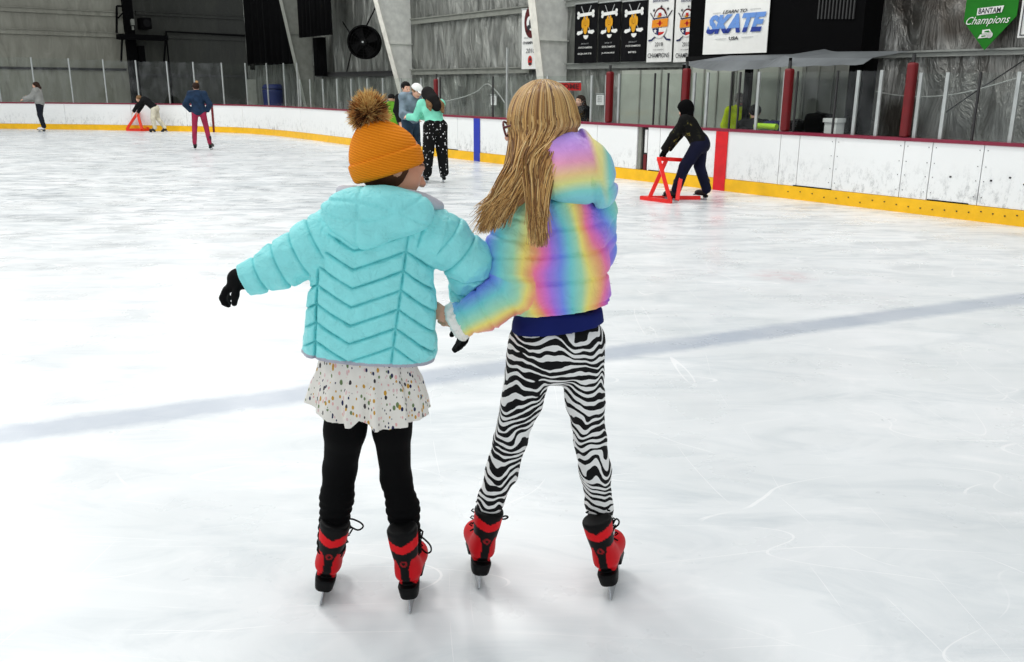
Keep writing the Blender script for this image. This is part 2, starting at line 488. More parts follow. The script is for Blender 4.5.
def sdf_obj(name, f, h, mat, parent=None, origin=None, colf=None):
    V, F = mesh_sdf(f, h)
    cols = colf(V) if colf is not None else None
    return emit(name, V, F, mat, parent, origin, cols, smooth=True)

def frame(fwd, up=(0, 0, 1)):      # columns: right, forward, up
    f = np.array(fwd, float); f /= np.linalg.norm(f)
    u = np.array(up, float); u = u - f * (u @ f); u /= np.linalg.norm(u)
    return np.stack([np.cross(f, u), f, u], 1)


# ================================================================== THE PLACE
def unit3(v): return np.array(v, float) / np.linalg.norm(v)
A0 = np.array([-1.592, 21.284]); D2 = np.array([7.82, -10.61]); D2 /= np.linalg.norm(D2); N2 = np.array([-D2[1], D2[0]])
D3 = np.array([*D2, 0.0]); N3 = np.array([*N2, 0.0]); Z3 = np.array([0, 0, 1.0])
def S(s, o, z): return np.array([*(A0 + D2 * s + N2 * o), z])
def SW(u, v, off):                # photo point on the plane `off` metres outside the side boards -> (s, z)
    r = ray(u, v); t = ((A0 + N2 * off) @ N2) / (r[:2] @ N2)
    P = np.array([0, 0, CAM_H]) + r * t
    return (P[:2] - A0) @ D2, P[2]
E0 = np.array([-22.0, 38.0])      # end wall runs along N2 from here; it faces along D2
def EWp(t, o, z): return np.array([*(E0 + N2 * t + D2 * o), z])
def EW(u, v, off=0.0):
    r = ray(u, v); q = E0 + D2 * off
    t = (q @ D2) / (r[:2] @ D2)
    P = np.array([0, 0, CAM_H]) + r * t
    return (P[:2] - q) @ N2, P[2]
def sbox(mb, s0, s1, o0, o1, z0, z1):
    return mb.hexa([S(s0, o0, z0), S(s1, o0, z0), S(s1, o1, z0), S(s0, o1, z0), S(s0, o0, z1), S(s1, o0, z1), S(s1, o1, z1), S(s0, o1, z1)])
def ebox(mb, t0, t1, o0, o1, z0, z1):      # o grows toward the rink
    return mb.hexa([EWp(t0, o1, z0), EWp(t1, o1, z0), EWp(t1, o0, z0), EWp(t0, o0, z0), EWp(t0, o1, z1), EWp(t1, o1, z1), EWp(t1, o0, z1), EWp(t0, o0, z1)])

# ---- ice floor
fl = MB(); fl.hexa([(-60, -12, -0.3), (24, -12, -0.3), (24, 60, -0.3), (-60, 60, -0.3), (-60, -12, 0), (24, -12, 0), (24, 60, 0), (-60, 60, 0)])
tag(fl.build('floor', M['ice']), 'white skating ice with scratched marks and a faint blue line', 'ice rink', kind='structure')

# ---- dasher boards along a smooth line
CTRL = [(-52, 13.3), (-44, 19.2), (-36, 25.1), (-29, 30.2), (-24, 33.2), (-19.6, 34.4), (-14.4, 33.65), (-11.0, 32.75), (-9.1, 31.6), (-7.15, 29.35), (-4.7, 25.75)] + [tuple(A0 + D2 * s) for s in (-1.5, 2, 6, 10, 14, 18, 21, 24)]
def catmull(P, m=24):
    P = [np.array(p, float) for p in P]; out = []
    for i in range(1, len(P) - 2):
        p0, p1, p2, p3 = P[i - 1:i + 3]
        for k in range(m):
            t = k / m
            out.append(0.5 * (2 * p1 + (p2 - p0) * t + (2 * p0 - 5 * p1 + 4 * p2 - p3) * t * t + (3 * p1 - p0 - 3 * p2 + p3) * t ** 3))
    out.append(P[-2]); return np.array(out)
BL = catmull(CTRL)
BA = np.concatenate([[0], np.cumsum(np.linalg.norm(np.diff(BL, axis=0), axis=1))])
def bl(a):
    p = np.array([np.interp(a, BA, BL[:, 0]), np.interp(a, BA, BL[:, 1])])
    q = np.array([np.interp(a + 0.05, BA, BL[:, 0]), np.interp(a + 0.05, BA, BL[:, 1])]); r = np.array([np.interp(a - 0.05, BA, BL[:, 0]), np.interp(a - 0.05, BA, BL[:, 1])])
    t = q - r; t /= np.linalg.norm(t); return p, np.array([-t[1], t[0]])
def proj_u(P):
    X, Y, Z = P[..., 0], P[..., 1], -CAM_H
    zc = Y * math.cos(PITCH) - Z * math.sin(PITCH); yc = -(Y * math.sin(PITCH) + Z * math.cos(PITCH))
    return 512 + FOC * X / zc * math.cos(ROLL) - FOC * yc / zc * math.sin(ROLL)
BU = proj_u(BL)
def au(u): return float(np.interp(u, BU, BA))      # photo column of the board foot -> arc length
def sweep(mb, a0, a1, o0, o1, z0, z1):
    A = [a0] + [a for a in BA if a0 + 0.02 < a < a1 - 0.02] + [a1]
    V = []; F = []
    for a in A:
        p, n = bl(a)
        for o, z in ((o0, z0), (o1, z0), (o1, z1), (o0, z1)): V.append((*(p + n * o), z))
    m = len(A)
    for i in range(m - 1):
        for k in range(4):
            F.append((i * 4 + k, i * 4 + (k + 1) % 4, i * 4 + 4 + (k + 1) % 4, i * 4 + 4 + k))
    F.append((3, 2, 1, 0)); F.append(tuple((m - 1) * 4 + k for k in range(4)))
    return mb.add(V, F)
BH = 0.975
aS, aE = BA[0], BA[-1]
boards = empty('dasher_boards', (*bl(au(250))[0], 0))
tag(boards, 'low white rink boards with yellow base strip and maroon top rail', 'rink boards')
seams = [au(u) for u in (-60, -5, 67, 133, 188, 244, 302, 365, 458, 545, 596)]
gap0, gap1 = au(635.5), au(646.0)
seams2 = [au(u) for u in (658, 776, 794.5, 829.5, 896.5, 924, 974)]
edges = [aS] + seams + [gap0]
for x, y in zip(edges[:-1], edges[1:]):
    m = MB(); sweep(m, x + 0.006, y - 0.006, 0.0, 0.05, 0.2, BH - 0.03); m.build('board_panel', M['board'], boards)
edges = [gap1] + seams2 + [aE]
for x, y in zip(edges[:-1], edges[1:]):
    m = MB(); sweep(m, x + 0.006, y - 0.006, 0.0, 0.05, 0.2, BH - 0.03); m.build('board_panel', M['board'], boards)
m = MB(); sweep(m, aS, gap0, 0.055, 0.12, 0.0, BH - 0.03); sweep(m, gap1, aE, 0.055, 0.12, 0.0, BH - 0.03); m.build('backing', M['seam'], boards)
m = MB(); sweep(m, aS, au(705), -0.012, 0.05, 0.0, 0.195); m.build('kick_plate', M['yellow'], boards)
m = MB(); sweep(m, au(705), aE, -0.012, 0.05, 0.0, 0.195); m.build('kick_plate', M['yellow'], boards)
m = MB(); sweep(m, aS, aE, -0.02, 0.14, BH - 0.03, BH + 0.012); m.build('cap_rail', M['cap'], boards)
m = MB(); sweep(m, gap0, gap1, 0.07, 0.12, 0.0, BH - 0.03); m.build('gate_gap', M['dkgrey'], boards)
m = MB(); x = (gap0 + gap1) / 2
sweep(m, gap0 + 0.01, x - 0.05, 0.02, 0.06, 0.2, BH - 0.03); m.build('gate_edge', M['girt'], boards)
m = MB(); sweep(m, x + 0.03, x + 0.10, 0.01, 0.06, 0.2, 0.47); m.build('gate_latch', M['redpad'], boards)
m = MB(); sweep(m, x + 0.03, x + 0.09, 0.03, 0.06, 0.5, 0.90); m.build('gate_jamb', M['paper'], boards)
def stripe(u0, u1, mat, name):
    m = MB(); sweep(m, au(u0), au(u1), -0.018, -0.008, 0.0, BH - 0.032); m.build(name, mat, boards)
stripe(474.4, 480.4, M['blueline'], 'blue_line'); stripe(713.2, 724.8, M['redline'], 'red_line'); stripe(213.2, 215.2, M['redpad'], 'goal_line')
for u0, u1 in ((792, 830), (925, 966), (648, 659), (446, 458)):        # dark slots under the gates
    m = MB(); sweep(m, au(u0), au(u1), -0.008, 0.03, 0.196, 0.212); m.build('gate_sill', M['soot'], boards)
class _B:
    def box(s_, c, sz): m = MB(); m.box(c, sz); m.build('bolt', M['dkgrey'], boards)
bolts = _B()
for u in list(np.arange(788, 1024, 12.0)):
    for z in (0.1,): 
        p, n = bl(au(u)); q = np.array([*(p - n * 0.016), z + RNG.uniform(-0.03, 0.03)]); bolts.box(q, (0.014, 0.014, 0.014))
for u in (829.5, 896.5, 924, 974):
    for z in (0.3, 0.5, 0.68, 0.88):
        for k in (-0.05, 0.05):
            p, n = bl(au(u) + k); bolts.box(np.array([*(p - n * 0.002), z]), (0.009, 0.009, 0.009))
for u in (945, 985, 1003, 1018):
    p, n = bl(au(u)); bolts.box(np.array([*(p - n * 0.003), RNG.uniform(0.5, 0.62)]), (0.02, 0.02, 0.02))


# ---- glass: posts and panes standing on the boards
def foot_u(u):        # a post seen at column u on the cap rail stands over this column at the ice
    return u + float(np.interp(u, [70, 1012], [.1, -.136])) * float(np.interp(u, [0, 480, 1024], [27, 44, 84]))
def glass_run(name, label, us, zt, dark=(), wide=()):
    us0 = us; us = [foot_u(u) for u in us0]; dark = [foot_u(u) for u in dark]; zt0 = zt; zt = lambda u: zt0(us0[us.index(u)])
    g = empty(name, (*bl(au(us[0]))[0], BH + 0.012)); tag(g, label, 'rink glass')
    for i, u in enumerate(us):
        a = au(u); z1 = zt(u)
        p, n = bl(a); t = np.array([n[1], -n[0]])
        w = 0.045 if u not in dark else 0.022
        m = MB()
        R = np.array([[t[0], n[0], 0], [t[1], n[1], 0], [0, 0, 1]])
        m.box((*(p + n * 0.06), (BH + 0.012 + z1) / 2), (w, 0.03, z1 - BH - 0.012), R)
        m.build('post', M['dkgrey'] if u in dark else M['alu'], g)
    for u0, u1 in zip(us[:-1], us[1:]):
        z1 = min(zt(u0), zt(u1)) - 0.01
        m = MB(); sweep(m, au(u0) + 0.03, au(u1) - 0.03, 0.055, 0.065, BH + 0.013, z1); m.build('pane', M['glass'], g)
    return g
glass_run('end_glass', 'tall row of clear glass panes on the end boards behind the distant skaters', [-190, -145, -104, -70, -33, 1.6, 36.5, 73, 106.8, 139, 169.5, 195.5, 223.5, 246.6, 267.4, 284.3, 297.5], lambda u: float(np.interp(u, [0, 297], [2.66, 2.33])))
glass_run('corner_glass', 'lower row of narrow glass panes curving behind the orange hat', [299.5, 309.5, 322.3, 336.3, 350.5, 366.5, 382, 400, 420, 437], lambda u: 1.83)
glass_run('side_glass', 'clear glass panes on the boards behind the blond head, right of the blue line', [439, 491, 505, 545, 588.5, 603], lambda u: 2.42 if u == 505 else 1.84, dark=(491, 439))
glass_run('bench_glass', 'clear glass panes on the boards in front of the penalty bench shelter', [615.5, 650.5, 663.5, 681, 689.5, 702.5, 726, 734, 752.5, 778, 790, 829, 849.5, 872], lambda u: 1.86, dark=(650.5, 663.5, 726, 734, 681, 790, 829))
glass_run('near_glass', 'clear glass panes on the boards at the far right past the last red padded post', [910.5, 936.5, 968, 1006, 1045, 1090, 1150, 1220, 1310, 1420], lambda u: 1.82, dark=(968,))
for u, z1, lab in ((436, 1.8, 'dark red padded post rising behind the woman in the mint sweater'), (607, 1.9, 'dark red padded post left of the camouflage skater, beside a white notice'),
                   (682, 1.93, 'dark red padded post directly behind the head of the camouflage skater'), (782.5, 1.9, 'dark red padded post beside the lime green bench rail'),
                   (902, 1.95, 'rightmost dark red padded post, beneath the green pennant')):
    a = au(foot_u(u)); p, n = bl(a); t = np.array([n[1], -n[0]]); R = np.array([[t[0], n[0], 0], [t[1], n[1], 0], [0, 0, 1]])
    root = empty('padded_post', (*(p + n * 0.04), BH + 0.012)); tag(root, lab, 'padded post', 'dark red padded posts on the boards')
    c = p + n * 0.04
    f = rbox((*c, (BH + 0.016 + z1) / 2), (0.058, 0.062, (z1 - BH - 0.016) / 2), 0.03, R)
    sdf_obj('pad', f, 0.014, M['redpad'], root)
    m = MB(); m.box((*c, z1 + 0.05), (0.035, 0.035, 0.12), R); m.build('pole', M['dkgrey'], root)

# ---- walls
WO = 3.0                           # side wall stands this far outside the boards
WZ = 8.5
def wall_panel(name, s0, s1, mat):
    nx = max(2, int((s1 - s0) / 0.12)); nz = 70; V = []; F = []
    for i in range(nx + 1):
        for j in range(nz + 1):
            s = s0 + (s1 - s0) * i / nx; z = WZ * j / nz
            V.append(S(s, WO, z))
    V = np.array(V)
    bul = 0.05 * vnoise(V * np.array([1, 1, 0.35]), 2.2, 3) + 0.03 * vnoise(V * np.array([1, 1, 0.4]), 6.0, 4)
    V = V + bul[:, None] * N3
    for i in range(nx):
        for j in range(nz):
            a = i * (nz + 1) + j; F.append((a, a + nz + 1, a + nz + 2, a + 1))
    o = emit(name, V, F, mat, origin=S(s0, WO, 0), smooth=True); tag(o, kind='structure'); return o
tag(wall_panel('wall_side', SW(247, 60, 3.0)[0], 7.0, M['foil']), 'crinkled grey foil insulation wall behind the boards', 'wall')
tag(wall_panel('wall_right', 7.0, 25.0, M['foil_light']), 'brighter crinkled foil wall at the right', 'wall')
def end_panel(name, t0, t1, mat, lab):
    m = MB(); ebox(m, t0, t1, -0.15, 0.0, 0, WZ); o = m.build(name, mat); tag(o, lab, 'wall', kind='structure')
tc = EW(131, 60)[0]
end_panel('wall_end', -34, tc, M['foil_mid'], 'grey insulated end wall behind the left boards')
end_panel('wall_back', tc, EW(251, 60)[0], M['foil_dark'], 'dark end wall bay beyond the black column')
# horizontal steel girts
def girt(name, p0, p1, side, lab, th=0.1, mat='girt', h=0.16):
    m = MB()
    if side:
        (s0, z0), (s1, z1) = SW(*p0, WO - 0.08), SW(*p1, WO - 0.08); z = (z0 + z1) / 2
        sbox(m, s0, s1, WO - 0.05 - th, WO - 0.05, z - h / 2, z + h / 2); sbox(m, s0, s1, WO - 0.05 - th - 0.05, WO - 0.05, z + h / 2 - 0.03, z + h / 2)
    else:
        (s0, z0), (s1, z1) = EW(*p0, 0.1), EW(*p1, 0.1); z = (z0 + z1) / 2
        ebox(m, s0, s1, 0.002, th, z - h / 2, z + h / 2); ebox(m, s0, s1, 0.002, th + 0.06, z + h / 2 - 0.03, z + h / 2)
    tag(m.build(name, M[mat]), lab, 'wall beam', kind='structure')
girt('trim_1', (413, 72.5), (531, 69.5), True, 'grey steel rail on the foil wall left of the pale column')
girt('trim_2', (413, 22), (533, 8.5), True, 'upper grey steel rail on the foil wall left of the pale column')
girt('trim_3', (568, 67), (694, 62.5), True, 'grey steel rail under the hanging banners', mat='steel_paint', h=0.14)
girt('trim_4', (858, 57), (1060, 48.5), True, 'pale steel rail below the green pennant', mat='steel_paint', h=0.1)
girt('trim_5', (568, 3), (700, -10), True, 'steel rail above the hanging banners', mat='steel_paint')
girt('trim_6', (318, 75), (400, 73), True, 'dark rail under the big black fan', mat='dkgrey')
girt('trim_7', (-500, -11.3), (127, 11), False, 'upper rail on the grey end wall', h=0.2, mat='foil_mid')
girt('trim_8', (-500, 12.7), (127, 35), False, 'middle rail on the grey end wall', h=0.22, mat='foil_mid')
girt('trim_9', (-500, 54.7), (127, 73.5), False, 'low dark rail on the grey end wall', h=0.1, mat='dkgrey')
girt('trim_10', (136, 13), (250, 18), False, 'upper rail on the dark end wall', h=0.16, mat='foil_dark')
girt('trim_11', (166, 35.5), (250, 39), False, 'middle rail on the dark end wall', h=0.22, mat='foil_dark')
girt('trim_12', (136, 74), (250, 77), False, 'low dark rail on the dark end wall', h=0.1, mat='dkgrey')

# tapered steel frame columns: web, outer flange facing the ice
def column(name, s, z_lo, d_lo, z_hi, d_hi, web, fl, lab):
    root = empty(name, S(s, WO, 0)); tag(root, lab, 'steel column', kind='structure')
    k = (d_hi - d_lo) / (z_hi - z_lo); d0 = d_lo - k * z_lo; d9 = d_lo + k * (WZ - z_lo)
    m = MB()
    m.hexa([S(s - .015, WO - d0, 0), S(s + .015, WO - d0, 0), S(s + .015, WO - .02, 0), S(s - .015, WO - .02, 0), S(s - .015, WO - d9, WZ), S(s + .015, WO - d9, WZ), S(s + .015, WO - .02, WZ), S(s - .015, WO - .02, WZ)])
    for z in (z_lo + 0.9, z_lo + 2.6):
        m.hexa([S(s - .1, WO - d0 - k * z + .02, z), S(s + .1, WO - d0 - k * z + .02, z), S(s + .1, WO - .03, z), S(s - .1, WO - .03, z), S(s - .1, WO - d0 - k * z + .02, z + .02), S(s + .1, WO - d0 - k * z + .02, z + .02), S(s + .1, WO - .03, z + .02), S(s - .1, WO - .03, z + .02)])
    m.build('web', M[web], root)
    m = MB()
    m.hexa([S(s - .13, WO - d0 - .02, 0), S(s + .13, WO - d0 - .02, 0), S(s + .13, WO - d0, 0), S(s - .13, WO - d0, 0), S(s - .13, WO - d9 - .02, WZ), S(s + .13, WO - d9 - .02, WZ), S(s + .13, WO - d9, WZ), S(s - .13, WO - d9, WZ)])
    m.build('flange', M[fl], root)
    return root
for nm, uw, ulo, vlo, uhi, lab, web, fl in (('column_a', 567, 541, 80, 532, 'pale steel column rising behind the blond skater', 'column', 'flange'),
                                    ('column_b', 412, 396, 75, 376, 'grey tapered steel column right of the big fan', 'column', 'flange'),
                                    ('column_c', 313, 295, 60, 281, 'dim grey tapered column left of the big fan', 'column_dark', 'column_dark')):
    s = SW(uw, 60, WO)[0]
    def depth(u, v):              # how far the flange stands off the wall so that it shows at (u, v)
        best = min(np.linspace(0.1, 3.2, 320), key=lambda d: abs(SW(u, v, WO - d)[0] - s)); return best, SW(u, v, WO - best)[1]
    (d1, z1), (d2, z2) = depth(ulo, vlo), depth(uhi, 0)
    column('steel_column', s, z1, d1, z2, d2, web, fl, lab)
# black column, shelf, speaker, lamp and pipe of the end wall
t0, t1 = EW(127, 40, 0.4)[0], EW(136, 40, 0.4)[0]
m = MB(); ebox(m, t0, t1, 0.05, 0.4, 0, WZ); tag(m.build('steel_column', M['soot']), 'black steel column in the middle of the end wall', 'steel column', kind='structure')
(t0, z1), (t1, _) = EW(118, 34, 0.8), EW(166, 34, 0.8); z0 = EW(118, 42, 0.8)[1]
sh = empty('wall_shelf', EWp((t0 + t1) / 2, 0, z0)); tag(sh, 'black shelf bracketed to the end wall by the black column', 'shelf')
m = MB(); ebox(m, t0, t1, 0.42, 1.1, z0 + 0.12, z1); m.build('shelf_board', M['soot'], sh)
m = MB()
for t in (t0 + 0.1, t1 - 0.1): m.bar(EWp(t, 0.42, z0 - 0.8), EWp(t, 1.0, z0 + 0.12), 0.07)
m.build('bracket', M['soot'], sh)
t0, zt = EW(131, 43, 0.5); tb, zb = EW(146, 62, 0.5)
m = MB(); ebox(m, t0 + 0.3, tb, 0.02, 0.5, zb, zt - 0.1); ebox(m, t0 + 0.4, tb - 0.1, 0.5, 0.53, zb + 0.1, zt - 0.3)
tag(m.build('wall_cabinet', M['soot']), 'black cabinet fixed below the shelf beside the black column', 'cabinet')
t0, zt = EW(141, 17.5, 0.7); t1, zb = EW(151.5, 29, 0.7)
spk = empty('loudspeaker', EWp((t0 + t1) / 2, 0.7, zb)); tag(spk, 'small black loudspeaker on the end wall above the shelf', 'speaker')
m = MB(); ebox(m, t0, t1, 0.02, 0.8, zb, zt); m.build('cabinet', M['soot'], spk)
m = MB(); c = EWp((t0 + t1) / 2, 0.81, (zb + zt) / 2); m.tube([c - D3 * 0.0, c + D3 * 0.02], 0.16, 20); m.build('cone', M['black'], spk)
t0, zt = EW(130.5, 19, 0.5); t1, zb = EW(135, 30, 0.5)
lmp = empty('wall_box', EWp((t0 + t1) / 2, 0.4, zb)); tag(lmp, 'small pale box on the black column of the end wall', 'box')
m = MB(); ebox(m, t0, t1, 0.41, 0.55, zb + 0.2, zt); m.build('housing', M['girt'], lmp)
m = MB(); ebox(m, t0 + 0.03, t1 - 0.03, 0.41, 0.5, zb, zb + 0.16); m.build('cover', M['girt'], lmp)
pip = MB()
(ta, za), (tb, zb) = EW(166, 31.5, 0.25), EW(166, 62, 0.25); te = EW(250, 35, 0.25)[0]
pip.tube([EWp(te, 0.25, za - 0.05), EWp(ta, 0.25, za), EWp(ta, 0.25, 0)], 0.045, 8)
tag(pip.build('wall_pipe', M['soot']), 'thin black pipe bending down the dark end wall', 'pipe')
fr = MB(); pts = [EW(117, 6, 0.3), EW(117, 33, 0.3), EW(127, 6, 0.3)]
fr.bar(EWp(pts[0][0], 0.25, pts[0][1]), EWp(pts[1][0], 0.25, pts[1][1]), 0.07); fr.bar(EWp(pts[0][0], 0.25, pts[0][1]), EWp(pts[2][0], 0.25, pts[2][1]), 0.07)
fr.bar(EWp(pts[0][0], 0.25, pts[0][1] - 0.5), EWp(pts[2][0], 0.25, pts[2][1] - 0.1), 0.05)
tag(fr.build('wall_bracket', M['soot']), 'black square bracket left of the black column', 'bracket')
# black folded sheets filling the dark parts of the corner bays
def folded_sheet(name, u0, u1, v0, v1, off, lab, mat='soot'):
    (s0, zt), (s1, _) = SW(u0, v0, off), SW(u1, v0, off); zb = SW(u0, v1, off)[1]; zt = max(zt, 6.5) if v0 <= 0 else zt
    n = 40; V = []; F = []
    for k, dd in enumerate((0, 0.03)):
        for i in range(n + 1):
            s = s0 + (s1 - s0) * i / n; w = 0.07 * math.sin(i * 1.3) + 0.03 * math.sin(i * 2.9)
            V += [S(s, off + w + dd, zb), S(s, off + w + dd, zt)]
    b = 2 * (n + 1)
    for i in range(n):
        F += [(2 * i, 2 * i + 2, 2 * i + 3, 2 * i + 1), (b + 2 * i + 1, b + 2 * i + 3, b + 2 * i + 2, b + 2 * i), (2 * i, b + 2 * i, b + 2 * i + 2, 2 * i + 2), (2 * i + 1, 2 * i + 3, b + 2 * i + 3, b + 2 * i + 1)]
    F += [(0, 1, b + 1, b), (2 * n, b + 2 * n, b + 2 * n + 1, 2 * n + 1)]
    return tag(emit(name, V, F, M[mat], origin=S((s0 + s1) / 2, off, zb), smooth=True), lab, 'curtain')
folded_sheet('black_sheet', 243, 291, 0, 66, 2.55, 'wide black folded sheet hanging in the corner left of the dim grey column')
folded_sheet('black_sheet', 297, 328, 0, 38, 1.9, 'black folded sheet hanging in front of the dim grey column')
folded_sheet('black_sheet', 314, 323, 38, 76, 2.6, 'narrow black folded strip low beside the dim grey column')
# foil strips between C and fan are the wall itself

# ---- big drum fan
fo = 2.0
sF, zF = SW(363, 42, fo); CF = S(sF, fo, zF); rF = 16.3 * pxm(CF)
FN = unit3(np.array([CF[0], CF[1], 0.0]) * 0.8 + N3 * CF[1] * 0.25)     # away from the ice
FX = np.array([FN[1], -FN[0], 0.0])
def FP(x, o, z): return CF + FX * x + FN * o + Z3 * z
fan = empty('drum_fan', CF); tag(fan, 'big round black drum fan hung on the wall between two columns', 'fan')
m = MB(); n = 36
ring = lambda r, o: [FP(r * math.cos(2 * PI * k / n), o, r * math.sin(2 * PI * k / n)) for k in range(n)]
V = ring(rF, 0) + ring(rF, 0.4) + ring(rF * .94, 0.4) + ring(rF * .94, 0)
F = []
for L in range(4):
    for k in range(n): F.append((L * n + k, L * n + (k + 1) % n, ((L + 1) % 4) * n + (k + 1) % n, ((L + 1) % 4) * n + k))
m.add(V, F); m.build('drum', M['soot'], fan)
m = MB(); m.tube([FP(0, .38, 0), FP(0, .4, 0)], rF * .95, 36); m.build('back_plate', M['soot'], fan)
m = MB()
for q in (0.25, 0.42, 0.59, 0.76, 0.93): m.tube([FP(rF * q * math.cos(2 * PI * k / 28), -0.01, rF * q * math.sin(2 * PI * k / 28)) for k in range(28)], 0.006, 5, closed=True)
for k in range(12): m.tube([FP(0.05 * math.cos(k * PI / 6), -0.012, 0.05 * math.sin(k * PI / 6)), FP(rF * .95 * math.cos(k * PI / 6), -0.005, rF * .95 * math.sin(k * PI / 6))], 0.006, 5)
m.build('grille', M['black'], fan)
for k in range(4):
    a = k * PI / 2 + 0.5; m = MB(); c, s_ = math.cos(a), math.sin(a); P = []
    for r, w, tw in ((0.1, 0.08, 0.05), (rF * .88, 0.16, 0.02)):
        for sg, o in ((-1, -tw), (1, tw)):
            for th in (0, 0.012): P.append(FP(r * c - sg * w * s_, 0.2 + o + th, r * s_ + sg * w * c))
    m.hexa([P[0], P[2], P[6], P[4], P[1], P[3], P[7], P[5]]); m.build('blade', M['black'], fan)
m = MB(); m.tube([FP(0, -.02, 0), FP(0, .35, 0)], 0.1, 16); m.build('motor', M['black'], fan)
m = MB(); m.tube([FP(0, -.05, 0), FP(0, -.02, 0)], 0.028, 12); m.build('hub_cap', M['alu'], fan)
for (u, v) in ((377, 5), (347, 72), (343, 22)):
    s, z = SW(u, v, WO - 0.05); m = MB(); E_ = S(s, WO - 0.06, z); dv = E_ - FP(0, .2, 0); dx, dz = dv @ FX, dv[2]; L = math.hypot(dx, dz)
    m.tube([FP(rF * dx / L, .2, rF * dz / L), E_], 0.022, 8); m.build('stay_rod', M['soot'], fan)

# ---- text and prints
def text_on(parent, name, txt, c, X, Y, N, width, height, mat, bold=0.0, shear=0.0, th=0.003, cols=None):
    cu = bpy.data.curves.new('t', 'FONT'); cu.body = txt; cu.shear = shear; cu.offset = bold; cu.resolution_u = 3; cu.fill_mode = 'FRONT'
    ob = bpy.data.objects.new('t', cu); COL.objects.link(ob)
    me = bpy.data.meshes.new_from_object(ob.evaluated_get(bpy.context.evaluated_depsgraph_get()))
    V = np.array([v.co[:] for v in me.vertices]); F = [tuple(p.vertices) for p in me.polygons]
    bpy.data.objects.remove(ob); bpy.data.curves.remove(cu); bpy.data.meshes.remove(me)
    lo, hi = V.min(0), V.max(0); q = (V - (lo + hi) / 2) / np.maximum(hi - lo, 1e-6)
    W = np.array(c) + np.outer(q[:, 0] * width, X) + np.outer(q[:, 1] * height, Y) + np.outer(np.full(len(V), th), N)
    return emit(name, W, F, mat, parent)

class Sheet:
    """a flat cloth sheet on the side wall; local x, y run -0.5..0.5 across its own width and height"""
    def __init__(s, name, label, cat, u0, u1, v0, v1, off, mat, group=None, poly=None, skew=0.0):
        (a, zt), (b, _) = SW(u0, (v0 + v1) / 2, off), SW(u1, (v0 + v1) / 2, off)
        um = (u0 + u1) / 2; zt = SW(um, v0, off)[1]; zb = SW(um, v1, off)[1]
        s.w = b - a; s.h = zt - zb; s.c = S((a + b) / 2, off, (zt + zb) / 2); s.k = 0
        s.root = empty(name, S((a + b) / 2, off, zb)); tag(s.root, label, cat, group)
        n = 24; P = poly
        m = MB()
        if P is None:
            V = []; F = []
            for dd in (0, 0.012):
                for i in range(n + 1):
                    x = (i / n - 0.5) * s.w
                    for y in (-0.5, 0.5): V.append(s.c + D3 * x + Z3 * y * s.h + N3 * (0.006 * math.sin(i * 0.9) * (0.6 - y) + dd + 0.008))
            e = 2 * (n + 1)
            for i in range(n):
                F += [(2 * i, 2 * i + 2, 2 * i + 3, 2 * i + 1), (e + 2 * i + 1, e + 2 * i + 3, e + 2 * i + 2, e + 2 * i), (2 * i, e + 2 * i, e + 2 * i + 2, 2 * i + 2), (2 * i + 1, 2 * i + 3, e + 2 * i + 3, e + 2 * i + 1)]
            F += [(0, 1, e + 1, e), (2 * n, e + 2 * n, e + 2 * n + 1, 2 * n + 1)]
            m.add(V, F)
        else: m.prism([(x * s.w, y * s.h) for x, y in P], s.c + N3 * 0.006, D3, Z3, N3, 0.012)
        m.build('cloth', mat, s.root)
        m = MB(); m.tube([s.c + D3 * (-s.w / 2 - .01) + Z3 * (s.h / 2) + N3 * 0.01, s.c + D3 * (s.w / 2 + .01) + Z3 * (s.h / 2) + N3 * 0.01], 0.018, 8); m.build('hanging_rod', M['alu'], s.root)
    def pt(s, x, y, k=1): return s.c + D3 * x * s.w + Z3 * y * s.h - N3 * 0.004 * k
    def poly(s, name, P, mat, k=1):
        m = MB(); m.prism([(x * s.w, y * s.h) for x, y in P], s.c - N3 * 0.004 * k, D3, Z3, -N3, 0.003); m.build(name, mat, s.root)
    def polys(s, name, PS, mat, k=1):
        m = MB()
        for P in PS: m.prism([(x * s.w, y * s.h) for x, y in P], s.c - N3 * 0.004 * k, D3, Z3, -N3, 0.003)
        m.build(name, mat, s.root)
    def disc(s, x, y, r, a0=0, a1=2 * PI, n=22, ry=None, sx=1.0):      # circle as fraction of width
        ry = (ry or r) * s.w / s.h
        return [(x + r * sx * math.cos(a0 + (a1 - a0) * i / n), y + ry * math.sin(a0 + (a1 - a0) * i / n)) for i in range(n + (0 if abs(a1 - a0) > 6.2 else 1))]
    def line(s, x0, y0, x1, y1, w):
        dx, dy = (x1 - x0) * s.w, (y1 - y0) * s.h; L = math.hypot(dx, dy); nx, ny = -dy / L * w / 2 * s.w, dx / L * w / 2 * s.w
        return [(x0 + nx / s.w, y0 + ny / s.h), (x0 - nx / s.w, y0 - ny / s.h), (x1 - nx / s.w, y1 - ny / s.h), (x1 + nx / s.w, y1 + ny / s.h)]
    def text(s, txt, x, y, w, h, mat, **kw):
        text_on(s.root, 'lettering', txt, s.pt(x, y, 2), D3, Z3, -N3, w * s.w, h * s.h, M[mat], **kw)
    def star(s, x, y, r, n=5, k=0.42):
        return [(x + (r if i % 2 == 0 else r * k) * math.sin(PI * i / n), y + (r if i % 2 == 0 else r * k) * s.w / s.h * math.cos(PI * i / n)) for i in range(2 * n)]

